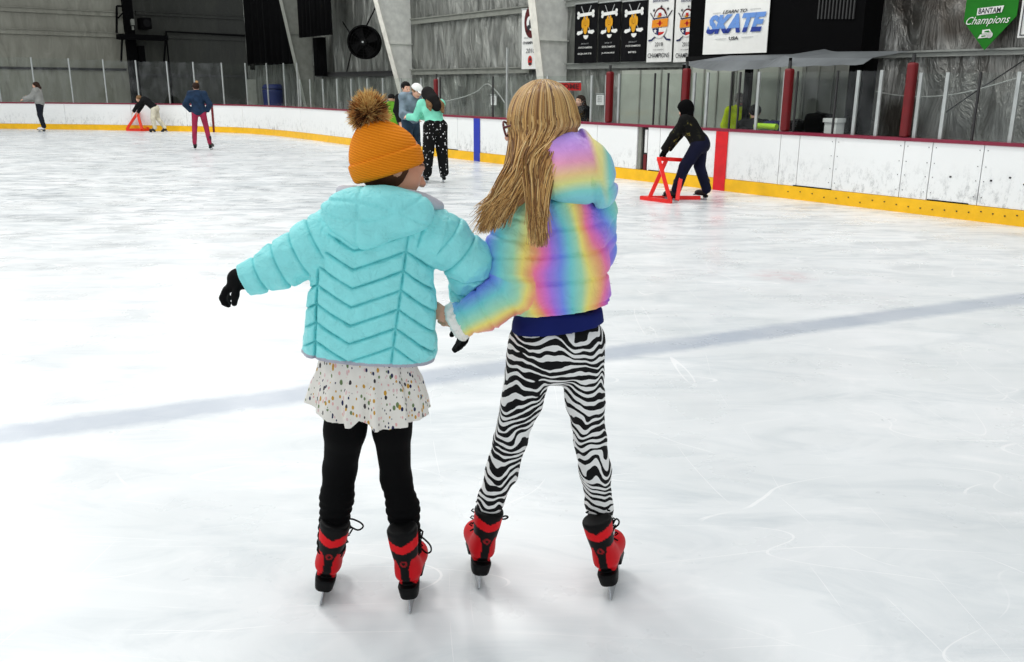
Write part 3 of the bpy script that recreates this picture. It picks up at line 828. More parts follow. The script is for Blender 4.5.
wo = WO - 0.32
for i, (u0, u1, l2, lab) in enumerate(((574.5, 596.5, 'SQUIRTS', 'leftmost black banner with bone, paw and crossed sticks, next to the pale column'), (598.5, 619.5, 'JUNIORS', 'middle black banner with bone, paw and crossed sticks'),
                                 (621.5, 645.5, 'MITES', 'black banner with bone, paw and crossed sticks, touching the white banner'))):
    b = Sheet('team_banner', lab, 'banner', u0, u1, 3 - i * 1.2, 63 - i * 0.8, wo, M['blackban'], 'black team banners in a row')
    b.polys('stick', [b.line(-.2, .45, .22, .03, .025), b.line(.24, .45, -.18, .03, .025)], M['greyprint'], 1)
    b.polys('stick_blade', [[(-.38, -.005), (-.34, .035), (-.1, .045), (-.12, .0), (-.3, -.03)], [(.42, .015), (.38, .05), (.12, .04), (.14, -.0), (.32, -.02)]], M['white'], 2)
    b.polys('bone', [[(-.3, .275), (.34, .29), (.34, .345), (-.3, .33)]] + [b.disc(x, y, .058) for x, y in ((-.31, .272), (-.31, .332), (.35, .288), (.35, .348))], M['white'], 3)
    b.text('PUPS', .02, .31, .5, .042, 'ink', bold=0.02)
    b.polys('paw', [b.disc(.02, .10, .095, ry=.2)] + [b.disc(x, y, .045, ry=.13) for x, y in ((-.11, .155), (-.04, .205), (.08, .21), (.15, .165))], M['gold'], 4)
    b.polys('paw_mark', [[(-.03, .135), (.02, .115), (.07, .14), (.02, .125)]], M['maroon'], 5)
    b.poly('puck', b.disc(.04, -.035, .11, PI, 2 * PI), M['white'], 2)
    b.text('2016-17', .0, -.175, .34, .022, 'greyprint')
    b.text('STATE CHAMPIONS', .02, -.24, .62, .03, 'white', bold=0.01)
    b.text(l2, .0, -.345, .62 if i < 2 else .32, .03, 'white', bold=0.01)
for i, (u0, u1, lab) in enumerate(((647.5, 672.5, 'whole white champions banner with orange crest, right of the black banners'), (674.5, 697, 'white champions banner with orange crest, half hidden behind the black booth'))):
    b = Sheet('champions_banner', lab, 'banner', u0, u1, -6, 62, wo, M['white'], 'white champions banners')
    x0 = 0.0 if i == 0 else 0.06
    b.text('INVITATIONAL', x0, .405, .62, .045, 'navy', bold=0.02)
    b.polys('star_print', [b.star(x0 - .26, .27, .055), b.star(x0 + .03, .315, .055), b.star(x0 + .29, .275, .055)], M['ink'], 1)
    b.polys('stick', [b.line(x0 - .4, .235, x0 + .22, -.14, .03), b.line(x0 + .46, .25, x0 - .2, -.14, .03)], M['ink'], 1)
    b.polys('stick_blade', [[(x0 - .44, -.165), (x0 - .42, -.19), (x0 - .28, -.18), (x0 - .18, -.13), (x0 - .22, -.125), (x0 - .3, -.155)], [(x0 + .46, -.165), (x0 + .44, -.19), (x0 + .28, -.18), (x0 + .18, -.13), (x0 + .22, -.12), (x0 + .3, -.155)]], M['navy'], 2)
    b.poly('crest_top', b.disc(x0 + .01, .17, .25, 0, PI), M['maroon'], 3); b.poly('crest_inner', b.disc(x0 + .01, .168, .2, 0, PI), M['paper'], 4); b.poly('crest_stripe', [(x0 - .06, .17), (x0 + .08, .172), (x0 + .06, .225), (x0 - .05, .225)], M['inkred'], 5)
    b.poly('crest_band', [(x0 - .22, .155), (x0 + .26, .165), (x0 + .22, .205), (x0 - .18, .2)], M['white'], 4)
    b.poly('crest_sun', b.disc(x0 - .02, .16, .07, 0, PI), M['gold'], 5)
    b.poly('crest_rim', [(x0 - .27, .135), (x0 + .29, .15), (x0 + .29, .165), (x0 - .27, .15)], M['navy'], 6)
    b.poly('crest_centre', [(x0 - .31, .01), (x0 + .32, .02), (x0 + .33, .14), (x0 - .29, .125)], M['orange'], 4)
    b.polys('crest_cross', [[(x0 - .1, .065), (x0 + .14, .07), (x0 + .14, .08), (x0 - .1, .075)], [(x0 + .0, .03), (x0 + .04, .03), (x0 + .04, .115), (x0 + .0, .115)]] + [b.disc(x0 + .02, .072, .06)], M['inkred'], 5)
    b.poly('crest_bottom', b.disc(x0 + .0, .005, .28, PI, 2 * PI), M['white'], 3)
    b.poly('crest_blue', [(x0 - .28, .003), (x0 - .02, .003), (x0 - .02, -.105), (x0 - .16, -.08), (x0 - .25, -.04)], M['navy'], 4)
    b.poly('crest_red', [(x0 - .02, -.055), (x0 + .22, -.055), (x0 + .13, -.09), (x0 - .02, -.107)], M['inkred'], 4)
    b.poly('crest_star', b.star(x0 - .15, -.04, .075), M['white'], 5)
    b.text('2018', x0 + .0, -.235, .32, .062, 'ink')
    b.text('STATE CHAMPIONS', x0 + .0, -.315, .42, .018, 'ink')
    b.text('CHAMPIONS', x0 - .0, -.40, .86, .07, 'ink', bold=0.005)
b = Sheet('club_banner', 'narrow white banner with dark red round crest left of the pale column', 'banner', 521.5, 540, 8.5, 69, wo, M['white'])
b.poly('crest', b.disc(.0, .28, .34, ry=.5), M['maroon'], 1)
b.polys('crest_face', [b.disc(-.05, .27, .16, ry=.2), b.disc(.06, .2, .15, ry=.12)], M['paper'], 2)
b.polys('crest_dark', [b.disc(.05, .26, .12, ry=.16), b.disc(-.1, .19, .08)], M['ink'], 3)
b.poly('crest_foot', [(-.3, .13), (-.18, .105), (-.05, .125), (-.1, .15)], M['ink'], 1)  # dark printed mark at the lower left of the crest
b.text('State Champs', .0, .02, .7, .03, 'ink', shear=0.3)
b.text('CHAMPIONS', .0, -.06, .82, .045, 'ink', bold=0.03)
b.text('2010', .0, -.195, .5, .075, 'ink', shear=0.2)
b.polys('small_crest', [b.disc(-.02, -.36, .11, ry=.16)], M['inkred'], 1)
b.polys('small_crest_mark', [b.disc(0, -.34, .05), [(-.1, -.43), (.08, -.43), (.05, -.39), (-.08, -.39)]], M['ink'], 2)

# ---- black booth with canopy over the penalty bench
bo = 2.0
(s0, _), (s1, _) = SW(689, 40, bo), SW(862, 40, bo); zb = SW(775, 58, bo)[1]
booth = empty('scorers_booth', S((s0 + s1) / 2, bo, zb)); tag(booth, 'large black overhead booth above the penalty bench carrying the white skate sign', 'booth')
m = MB(); sbox(m, s0, s1, bo, bo + 0.5, zb, 6.6); m.build('body', M['soot'], booth)
m = MB(); sbox(m, s0 - .03, s1 + .03, bo - 0.03, bo + 0.06, zb - 0.02, zb + 0.07); m.build('lower_edge', M['black'], booth)
m = MB()
for u in np.linspace(818, 853, 11):
    (a, za) = SW(u, 19, bo - 0.02); sbox(m, a - .012, a + .012, bo - 0.03, bo - 0.001, za, za + 0.9)
m.build('vent_slat', M['dkgrey'], booth)
(s0c, zc0), (s1c, zc1) = SW(686, 60, 0.5), SW(868, 56, 0.5)
can = empty('bench_shelter', S((s0c + s1c) / 2, 0.6, zb - 0.3)); tag(can, 'open bench shelter with grey tarpaulin canopy and pale back panels under the black booth', 'shelter')
V = []; F = []; n = 30
for dd in (0, 0.015):
    for i in range(n + 1):
        q = i / n; s = s0c + (s1c - s0c) * q
        zt = SW(690 + (862 - 690) * q, np.interp(q, [0, .5, .56, .62, 1], [61.5, 60, 55, 58, 58]), 0.62)[1]
        zl = SW(690 + (862 - 690) * q, np.interp(q, [0, .15, .3, .5, .56, .65, 1], [64, 69.5, 71, 68, 66.5, 66.5, 64.5]), 0.4)[1]
        V += [S(s, 0.40 + dd, zl + 0.008 * math.sin(i * 1.7)), S(s, 0.62 + dd, zt), S(s, 1.6 + dd, zt + 0.12)]
e = 3 * (n + 1)
for i in range(n):
    for r in (0, 1):
        a = 3 * i + r; F += [(a, a + 3, a + 4, a + 1), (e + a + 1, e + a + 4, e + a + 3, e + a)]
    F += [(3 * i, e + 3 * i, e + 3 * i + 3, 3 * i + 3), (3 * i + 2, 3 * i + 5, e + 3 * i + 5, e + 3 * i + 2)]
emit('tarpaulin', V, F, M['tarp'], can, smooth=False)
m = MB()
for u, zz in ((747, 2.0), (684.5, 2.1), (852, 2.1)):
    s, _ = SW(u, 100, 0.95); sbox(m, s - .05, s + .05, 0.9, 1.0, 0.0, SW(u, 64, 0.95)[1])
m.build('pole', M['soot'], can)
m = MB(); s, z = SW(790, 66, 0.42); m.tube([S(s, 0.42, z - 0.12), S(s, 0.42, z + 0.12)], 0.025, 8); m.build('corner_clip', M['soot'], can)
# back panels of the bench shelter, fixed under the canopy
def shelter(u0, u1, off, mat, par, ztop=None):
    s0, s1 = SW(u0, 100, off)[0], SW(u1, 100, off)[0]; zt = ztop or zb - 0.05
    m = MB(); sbox(m, s0, s1, off, off + 0.06, 0.0, zt); p = m.build('back_panel', M[mat], par)
    for q in (0.0, 0.33, 0.66, 1.0):
        s = s0 + (s1 - s0) * q; m = MB(); sbox(m, s - .015, s + .015, off - 0.02, off, 0, zt); m.build('batten', M['girt'], p)
shelter(690, 731, 1.9, 'shelter', can); shelter(735, 801, 1.9, 'shelter', can); shelter(803, 846, 1.9, 'shelter_dark', can)
s0, s1 = SW(846, 100, 1.5)[0], SW(861, 100, 1.5)[0]
m = MB(); sbox(m, s0, s1, 1.5, 1.85, 0, zb - 0.06); sbox(m, s0 + .05, s1 - .05, 1.47, 1.5, 0.3, zb - 0.3); m.build('end_post', M['soot'], can)
zp = SW(650, 70, 2.2)[1]; s0, s1 = SW(620, 100, 2.2)[0], SW(683, 100, 2.2)[0]
par = empty('partition', S((s0 + s1) / 2, 2.2, 0)); tag(par, 'pale panelled partition behind the glass left of the camouflage skater', 'partition', kind='structure')
shelter(620, 683, 2.2, 'shelter', par, zp)

b = Sheet('skate_sign', 'white sign with blue slanted lettering hung on the black booth', 'sign', 704, 768, -5, 53.5, bo - 0.06, M['white'])
b.text('LEARN TO', -.01, .225, .38, .06, 'ink', shear=0.35, bold=0.02)
text_on(b.root, 'lettering', 'SKATE', b.pt(.01, .02, 2), D3, Z3, -N3, .92 * b.w, .33 * b.h, M['skyblue'], bold=0.055, shear=0.32)
# dark blue feet of the letters: the same word, its lower third
cu = text_on(b.root, 'lettering_shade', 'SKATE', b.pt(.01, .02, 3), D3, Z3, -N3, .92 * b.w, .33 * b.h, M['blueprint'], bold=0.055, shear=0.32)
import bmesh
bm = bmesh.new(); bm.from_mesh(cu.data)
oz = b.pt(.01, -.06, 3)[2] - ORG[b.root.name][2]
g = bm.verts[:] + bm.edges[:] + bm.faces[:]
bmesh.ops.bisect_plane(bm, geom=g, plane_co=(0, 0, oz), plane_no=(0, 0, 1), clear_outer=True); bm.to_mesh(cu.data); bm.free()
b.text('USA', .0, -.235, .15, .06, 'ink', bold=0.03)
b.polys('rule', [[(x0, y0), (x1, y0), (x1, y0 + .008), (x0, y0 + .008)] for x0, x1, y0 in ((-.36, -.23, .215), (.22, .38, .235), (-.3, -.12, -.24), (.12, .3, -.23))], M['greyprint'], 2)

b = Sheet('pennant', 'green pointed pennant reading Bantam Champions at the upper right', 'pennant', 964, 1016, -14, 50, WO - 0.35, M['green'], poly=[(-.5, .5), (-.5, -.03), (-.02, -.5), (.5, .01), (.5, .5)])
b.poly('name_plate', [(-.25, .055), (.22, .08), (.25, .185), (-.25, .165)], M['white'], 1)
b.text('BANTAM', -.01, .12, .42, .085, 'ink', bold=0.02)
b.text('Champions', -.02, -.045, .84, .16, 'white', shear=0.45)
b.polys('crest', [[(-.17, -.31), (.08, -.30), (.1, -.25), (-.13, -.25)], [(-.1, -.24), (.1, -.24), (.04, -.17), (-.1, -.18)]] + [b.disc(.05, -.26, .06)], M['white'], 1)
b.polys('crest_mark', [[(-.1, -.29), (-.02, -.285), (-.02, -.265), (-.1, -.27)], [(-.05, -.22), (.05, -.22), (.03, -.19), (-.05, -.2)]], M['green'], 2)
b = Sheet('wall_poster', 'white poster cut off at the right edge, beside the green pennant', 'poster', 1020.5, 1052, -12, 37, WO - 0.35, M['white'])
b.polys('border', [[(-.42, -.46), (-.39, -.46), (-.39, .46), (-.42, .46)], [(-.42, -.46), (.42, -.46), (.42, -.44), (-.42, -.44)]], M['ink'], 1)
for nm, lab, cat, u0, u1, v0, v1, off, mat in (('notice', 'white paper notice on the foil wall left of the blond skater', 'notice', 490.5, 496, 95, 105, WO - 0.12, 'paper'), ('notice', 'white paper notice on the wall beside the dark red post, right of the blond skater', 'notice', 596, 603.5, 94, 105, WO - 0.12, 'paper')):
    b = Sheet(nm, lab, cat, u0, u1, v0, v1, off, M[mat], 'paper notices on the wall')
    b.polys('print', [[(-.3, y), (.3, y), (.3, y + .05), (-.3, y + .05)] for y in (.25, .1, -.05, -.2)], M['greyprint'], 1)
b = Sheet('home_sign', 'red sign reading HOME behind the blond skater', 'sign', 556, 580.5, 82, 90.5, 1.0, M['redsign'])
b.text('HOME', .03, .0, .86, .62, 'maroon', bold=0.02)

# ---- cables hung along the foil walls
def cable(pts, lab, r=0.012, mat='rope'):
    P = [S(*(lambda q: (q[0], o, q[1]))(SW(u, v, o))) for u, v, o in pts]
    C = catmull([P[0]] + P + [P[-1]], 8) if len(P) > 2 else P
    m = MB(); m.tube(list(C), r, 6); tag(m.build('cable', M[mat]), lab, 'cable')
cable([(441, 102, 2.7), (460, 98, 2.7), (476, 92, 2.7), (487, 84, 2.7), (497, 92, 2.7), (505, 103, 2.7)], 'pale cable looped along the foil wall right of the mint sweater', 0.016)
cable([(856, 85, 2.2), (880, 92.5, 2.2), (912, 96.5, 2.2), (944, 95.5, 2.2), (975, 90, 2.2), (1024, 76, 2.2)], 'pale cable sagging across the foil wall at the right', 0.010)
cable([(942, 115, 2.3), (975, 92, 2.3), (1000, 76, 2.3), (1030, 56, 2.3)], 'dark cable slanting up to the right edge', 0.011, 'dkgrey')
cable([(863, 85, 2.4), (866, 105, 2.4), (873, 121, 2.4)], 'dark cable hanging beside the shelter at the right', 0.01, 'dkgrey')

# ---- bits behind the glass
s0, z0 = SW(755, 126, 0.25); s1, z1 = SW(779, 126, 0.25)
lr = empty('bench_rail', S((s0 + s1) / 2, 0.25, BH + 0.02)); tag(lr, 'lime green padded rail on the boards by the middle red post', 'rail')
m = MB(); m.tube([S(s0 + .03, 0.22, BH + 0.065), S(s1 - .02, 0.22, BH + 0.065)], 0.048, 14); m.build('pad', M['lime'], lr)
m = MB()
for s in (s0 + .1, s1 - .1): sbox(m, s - .02, s + .02, 0.2, 0.24, BH + 0.012, BH + 0.03)
m.build('bracket', M['alu'], lr)
# dark heap of bags on the bench
def bag(u0, u1, v0, v1, off, lab, mat='soot', name='equipment_bag'):
    (a, zt), (b_, zl) = SW(u0, v0, off), SW(u1, v1, off)
    R = np.stack([D3, N3, Z3], 1); c = S((a + b_) / 2, off, (zt + 0.42) / 2)
    r = empty(name, S((a + b_) / 2, off, 0)); tag(r, lab, 'bag')
    f = rbox(c, ((b_ - a) / 2, 0.2, (zt - 0.42) / 2), 0.07, R)
    sdf_obj('bag_body', grow(f, lambda P: 0.012 * vnoise(P, 9, 5)), 0.025, M[mat], r)
    m = MB(); m.tube([c + D3 * (b_ - a) * q + Z3 * ((zt - 0.42) / 2 - 0.02 + 0.04 * math.sin(PI * (q + .25) / .5)) - N3 * 0.05 for q in np.linspace(-.25, .25, 9)], 0.012, 6); m.build('handle', M['dkgrey'], r)
bn = empty('bench', S(SW(800, 120, 0.9)[0], 0.9, 0)); tag(bn, 'dark players bench behind the boards under the shelter', 'bench')
m = MB(); a, c_ = SW(784, 110, 0.9)[0], SW(845, 110, 0.9)[0]; sbox(m, a, c_, 0.65, 1.1, 0.36, 0.42); m.build('seat', M['dkgrey'], bn)
for q in (0.05, 0.35, 0.65, 0.95):
    m = MB(); s = a + (c_ - a) * q; sbox(m, s - .03, s + .03, 0.7, 1.05, 0, 0.36); m.build('leg', M['soot'], bn)
bag(787, 812, 120, 131, 0.9, 'low black equipment bag on the bench right of the middle red post')
bag(811, 828, 113, 131, 0.85, 'taller black equipment bag on the bench beside a white box')
bag(768, 781, 121, 130, 0.75, 'dark navy bag behind the lime green rail', 'navy')
(a, zt), (b_, _) = SW(829, 118, 0.8), SW(841, 118, 0.8)
m = MB(); sbox(m, a, b_, 0.7, 0.95, 0.42, zt); sbox(m, a - .02, b_ + .02, 0.68, 0.97, zt - 0.06, zt - 0.001)
tag(m.build('box', M['paper']), 'white box on the bench right of the black bags', 'box')
# rubber floor outside the boards
# blue bin and dark panel behind the end glass
p = gnd(276, 132); q = p[:2] * 1.12
r = empty('bin', (*q, 0)); tag(r, 'dark blue upright bin seen through the corner glass', 'bin')
P3 = np.array([*q, 0.0])
sdf_obj('barrel', loft([(0.0, 0, 0, .36, .36), (1.5, 0, 0, .44, .44)], 0.05, O=P3), 0.05, M['bluebin'], r)
sdf_obj('lid', loft([(1.51, 0, 0, .47, .47), (1.7, 0, 0, .36, .36)], 0.05, O=P3), 0.05, M['bluebin'], r)
q = gnd(262, 131)[:2] * 1.16; u1 = np.array([-q[1], q[0]]) / np.linalg.norm(q); 
tv = empty('hanging_monitor', (*q, 2.4)); tag(tv, 'black screen hung behind the end glass in the corner', 'screen')
zc = 1.6 + (87 - 67.5) * np.linalg.norm(q) / FOC
R = np.array([[-u1[0], q[0] / np.linalg.norm(q), 0], [-u1[1], q[1] / np.linalg.norm(q), 0], [0, 0, 1]])
m = MB(); m.box((*q, zc), (0.62, 0.08, 0.42), R); m.build('casing', M['soot'], tv)
m = MB(); m.box((*(q + np.array([R[0, 1], R[1, 1]]) * 0.08), zc + 1.5), (0.05, 0.05, 3.4), R); m.build('pole', M['soot'], tv)
m = MB(); m.box((*q, 0.95), (0.95, 0.12, 1.9), R); m.box((*(q - R[:2, 1] * .07), 1.3), (0.7, 0.02, 0.9), R); tag(m.build('door_panel', M['column_dark']), 'grey door panel below the hung screen in the corner', 'panel')

# ================================================================== PEOPLE
def L3(*c): return np.array(lin(c))
SKIN = (226, 176, 150)
M['skin'] = vcol('skin', 0.55, 0.35)
def unit(v): v = np.array(v, float); return v / np.linalg.norm(v)

def head_prims(c, R, hh):
    c = np.array(c, float)
    g = lambda x, y, z: c + R @ (np.array([x, y, z]) * hh)
    e = lambda p, r: ell(g(*p), np.array(r) * hh, R)
    k = lambda p, q, a, b: rc(g(*p), g(*q), a * hh, b * hh)
    soft = union([e((0, -.06, .13), (.345, .43, .37)), e((0, .1, -.1), (.285, .31, .37)), e((0, .2, -.34), (.17, .17, .15)), e((.14, .22, -.12), (.14, .16, .15)), e((-.14, .22, -.12), (.14, .16, .15)), k((-.16, .35, .09), (.16, .35, .09), .05, .05)], 0.06 * hh)
    nose = union([k((0, .37, .04), (0, .47, -.11), .03, .05), e((.045, .43, -.125), (.035, .045, .03)), e((-.045, .43, -.125), (.035, .045, .03))], 0.02 * hh)
    lips = union([k((-.085, .365, -.235), (.085, .365, -.235), .022, .022), k((-.07, .36, -.275), (.07, .36, -.275), .026, .026)], 0.01 * hh)
    ears = union([e((.335, -.02, -.03), (.045, .09, .13)), e((-.335, -.02, -.03), (.045, .09, .13))])
    eyes = union([ell(g(.145, .335, .01), np.full(3, .062) * hh), ell(g(-.145, .335, .01), np.full(3, .062) * hh)])
    f = union([union([soft, nose], 0.03 * hh), lips, ears, eyes], 0.008 * hh)
    return f
def head_cols(c, R, hh, skin, V, cols, brow=(90, 60, 40), iris=(70, 60, 50)):
    q = ((V - np.array(c)) @ R) / hh
    for s in (1, -1):
        d = np.linalg.norm(q - np.array([s * .145, .335, .01]), axis=1)
        m = (d < .066) & (q[:, 1] > .375); cols[m] = L3(236, 232, 228)
        m2 = m & (np.hypot(q[:, 0] - s * .145, q[:, 2] - .01) < .028); cols[m2] = L3(*iris)
        m = (np.abs(q[:, 2] - .115) < .018) & (np.abs(q[:, 0] - s * .15) < .09) & (q[:, 1] > .3); cols[m] = L3(*brow)
    m = (np.abs(q[:, 2] + .255) < .042) & (np.abs(q[:, 0]) < .1) & (q[:, 1] > .36); cols[m] = L3(198, 110, 104)
    ch = np.clip(1 - np.linalg.norm(q - np.array([.17, .34, -.12]), axis=1) / .14, 0, 1) + np.clip(1 - np.linalg.norm(q - np.array([-.17, .34, -.12]), axis=1) / .14, 0, 1)
    return cols

def hand_sdf(w, d, n, side, L=0.165, curl=0.5, spread=0.12, fat=1.0):
    """w wrist, d towards the knuckles, n the way the palm faces, side +1 if the thumb is on cross(d, n)"""
    w = np.array(w, float); d = unit(d); n = np.array(n, float); n = unit(n - d * (n @ d)); x = np.cross(d, n) * side
    R = np.stack([x, d, n], 1); P = lambda a, b, c: w + R @ (np.array([a, b, c]) * L)
    fs = [ell(P(0, .28, 0), np.array([.225, .3, .085 * fat]) * L, R), rc(w - d * .02, P(0, .1, 0), .12 * L, .14 * L)]
    for i, (o, ln) in enumerate(((.165, .40), (.055, .46), (-.055, .43), (-.165, .33))):
        c1, c2, c3 = curl * .55, curl * 1.35, curl * 1.9
        a = P(o, .50, 0); sp = o * spread * 4
        dirs = [R @ unit([sp, math.cos(c), math.sin(c)]) for c in (c1, c2, c3)]
        p = [a]
        for dv, f in zip(dirs, (.45, .32, .23)): p.append(p[-1] + dv * ln * f * L)
        fs.append(chain(p, [r * L * fat for r in (.062, .056, .05, .04)], 0.004))
    t0 = P(.15, .12, .02); t1 = P(.30, .30, .08 + .12 * curl); t2 = P(.31, .46, .12 + .25 * curl)
    fs.append(chain([t0, t1, t2], [.085 * L, .066 * L * fat, .048 * L * fat], 0.005))
    return union(fs, 0.006)

class Fig:
    """joint positions in world space"""
    def __init__(s, O, fwd, scale=1.0, lift=0.09, **kw):
        s.O = np.array([O[0], O[1], 0.0]); s.f = unit([fwd[0], fwd[1], 0]); s.sc = scale
        s.R = frame(s.f)
        J = dict(pelvis=(0, 0, .93), chest=(0, 0, 1.20), neck=(0, -.01, 1.36), head=(0, .03, 1.50),
                 shL=(-.165, 0, 1.32), shR=(.165, 0, 1.32), elL=(-.23, -.02, 1.07), elR=(.23, -.02, 1.07), wrL=(-.23, .08, .85), wrR=(.23, .08, .85),
                 hipL=(-.085, 0, .89), hipR=(.085, 0, .89), knL=(-.10, .03, .50), knR=(.10, .03, .50), anL=(-.10, -.01, .10), anR=(.10, -.01, .10))
        J.update({k: v for k, v in kw.items() if k in J})
        s.J = {k: s.w(v, lift) for k, v in J.items()}
        s.hf = unit(s.R @ np.array(kw.get('face', (0, 1, -.1)), float)); s.hu = unit(s.R @ np.array(kw.get('up', (0, 0, 1)), float))
        s.HR = frame(s.hf, s.hu); s.hh = kw.get('hh', .225) * scale
        s.ftL = unit(s.R @ np.array(kw.get('toeL', (-.15, 1, 0)), float)); s.ftR = unit(s.R @ np.array(kw.get('toeR', (.15, 1, 0)), float))
        s.hdL = kw.get('hdL'); s.hdR = kw.get('hdR')
    def w(s, p, lift=0.09):
        return s.O + s.R @ (np.array(p, float) * s.sc) + np.array([0, 0, lift])
    def torso(s, t=0.0):
        J, k = s.J, s.sc
        ax = unit(J['chest'] - J['pelvis']); x = unit(J['shR'] - J['shL']); y = unit(np.cross(ax, x)); x = np.cross(y, ax); R = np.stack([x, y, ax], 1)
        e = lambda c, r: ell(c, np.array(r) * k + t, R)
        mid = (J['chest'] + J['pelvis']) / 2
        return [e(J['pelvis'], (.155, .105, .13)), e(mid, (.13, .095, .17)), e(J['chest'] + ax * .02, (.155, .11, .17)), rc(J['shL'], J['shR'], .055 * k + t, .055 * k + t), rc(J['chest'], J['neck'], .09 * k + t, .05 * k + t)]
    def arm(s, q, r=(.05, .042, .03), t=0.0):
        J, k = s.J, s.sc; return chain([J['sh' + q], J['el' + q], J['wr' + q]], [x * k + t for x in r], 0.02)
    def leg(s, q, r=(.083, .056, .04), t=0.0):
        J, k = s.J, s.sc; return chain([J['hip' + q], J['kn' + q], J['an' + q]], [x * k + t for x in r], 0.02)
    def hand(s, q):
        J = s.J; d = unit(J['wr' + q] - J['el' + q]) if (s.hdL if q == 'L' else s.hdR) is None else unit(s.R @ np.array(s.hdL if q == 'L' else s.hdR, float))
        inw = unit(J['pelvis'] - J['wr' + q]); side = 1 if q == 'L' else -1
        n = unit(inw - d * (inw @ d)); x = np.cross(d, n)
        th = s.f if abs(s.f @ d) < 0.9 else np.array([0, 0, 1.0])
        return hand_sdf(J['wr' + q], d, n, 1 if x @ th > 0 else -1, .165 * s.sc, 0.6)

def build_body(fg, name, label, cat, h, skin=SKIN, group=None, hands=('L', 'R'), brow=(70, 48, 34)):
    J = fg.J
    parts = fg.torso(-.012) + [rc(J['neck'], J['head'] - fg.HR[:, 2] * fg.hh * .3 - fg.HR[:, 1] * fg.hh * .05, .05 * fg.sc, .045 * fg.sc), fg.arm('L', t=-.006), fg.arm('R', t=-.006), fg.leg('L', t=-.01), fg.leg('R', t=-.01)]
    for q in hands: parts.append(fg.hand(q))
    for q, ft in (('L', fg.ftL), ('R', fg.ftR)): parts.append(rc(J['an' + q], J['an' + q] + ft * .11 * fg.sc - np.array([0, 0, .03]), .034 * fg.sc, .024 * fg.sc))
    f = union([union(parts, 0.02), head_prims(J['head'], fg.HR, fg.hh)], 0.012)
    def colf(V):
        c = np.tile(L3(*skin), (len(V), 1)); return head_cols(J['head'], fg.HR, fg.hh, skin, V, c, brow)
    o = sdf_obj(name, f, h, M['skin'], origin=fg.O, colf=colf)
    return tag(o, label, cat, group)

def skate(parent, G, fwd, up, size, h, boot, sole=None, mat_blade=None, colf=None, laces=True, lace_col=None, tall=0.20):
    """G blade contact below the heel; R columns right, forward, up of the boot"""
    k = size; R = frame(fwd, up)
    P = lambda x, y, z: np.array(G) + R @ (np.array([x, y, z]) * k)
    foot = union([ell(P(0, .03, .135), np.array([.038, .048, .055]) * k, R), ell(P(0, .105, .128), np.array([.044, .08, .045]) * k, R), ell(P(.0, .155, .118), np.array([.042, .052, .036]) * k, R)], 0.03 * k)
    shaft = loft([(.12, 0, .018, .036, .048), (.18, 0, .012, .037, .046), (.235, 0, .004, .044, .05), (.12 + tall, 0, 0, .048, .053)], 0.008, R=R, O=np.array(G), p=2.2) if k == 1 else chain([P(0, .015, .14), P(0, .005, .12 + tall)], [.04 * k, .05 * k])
    f = union([foot, shaft], 0.02 * k)
    heel = union([loft([(.052, 0, .012, .028, .036), (.095, 0, .014, .034, .044)], 0.005, R=R, O=np.array(G), p=3.0), rbox(P(0, .095, .092), np.array([.030, .095, .0075]) * k, .005, R), rbox(P(0, .15, .074), np.array([.028, .04, .02]) * k, .006, R)]) if k == 1 else union([rbox(P(0, .012, .072), np.array([.03, .036, .022]) * k, .005, R), rbox(P(0, .11, .09), np.array([.036, .11, .009]) * k, .004, R)])
    if colf is None:
        b = sdf_obj('ice_skate', f, h, boot, parent)
        sdf_obj('sole', heel, h, sole or M['black'], b)
    else:
        b = sdf_obj('ice_skate', union([f, heel], 0.006), h, boot, parent, colf=lambda V: colf(((V - np.array(G)) @ R) / k))
    m = MB(); w = .0022 * k
    prof = [(-.022, .008), (-.012, 0), (.15, 0), (.185, .008), (.195, .028), (.18, .05), (.185, .066), (.125, .066), (.125, .032), (.055, .028), (.045, .056), (-.01, .056), (-.012, .03)]
    m.prism([(y * k, z * k) for y, z in prof], P(-w / k, 0, 0), R[:, 1], R[:, 2], R[:, 0], 2 * w)
    m.build('blade', mat_blade or M['chrome'], b)
    if laces:
        m = MB()
        for z in (.17, .20, .23, .26, .29):
            m.tube([P(-.04, .035 + (.29 - z) * .25, z), P(0, .062 + (.29 - z) * .3, z + .006), P(.04, .035 + (.29 - z) * .25, z)], .003 * k, 5)
        m.build('laces', lace_col or M['black'], b)
    return b, P, R

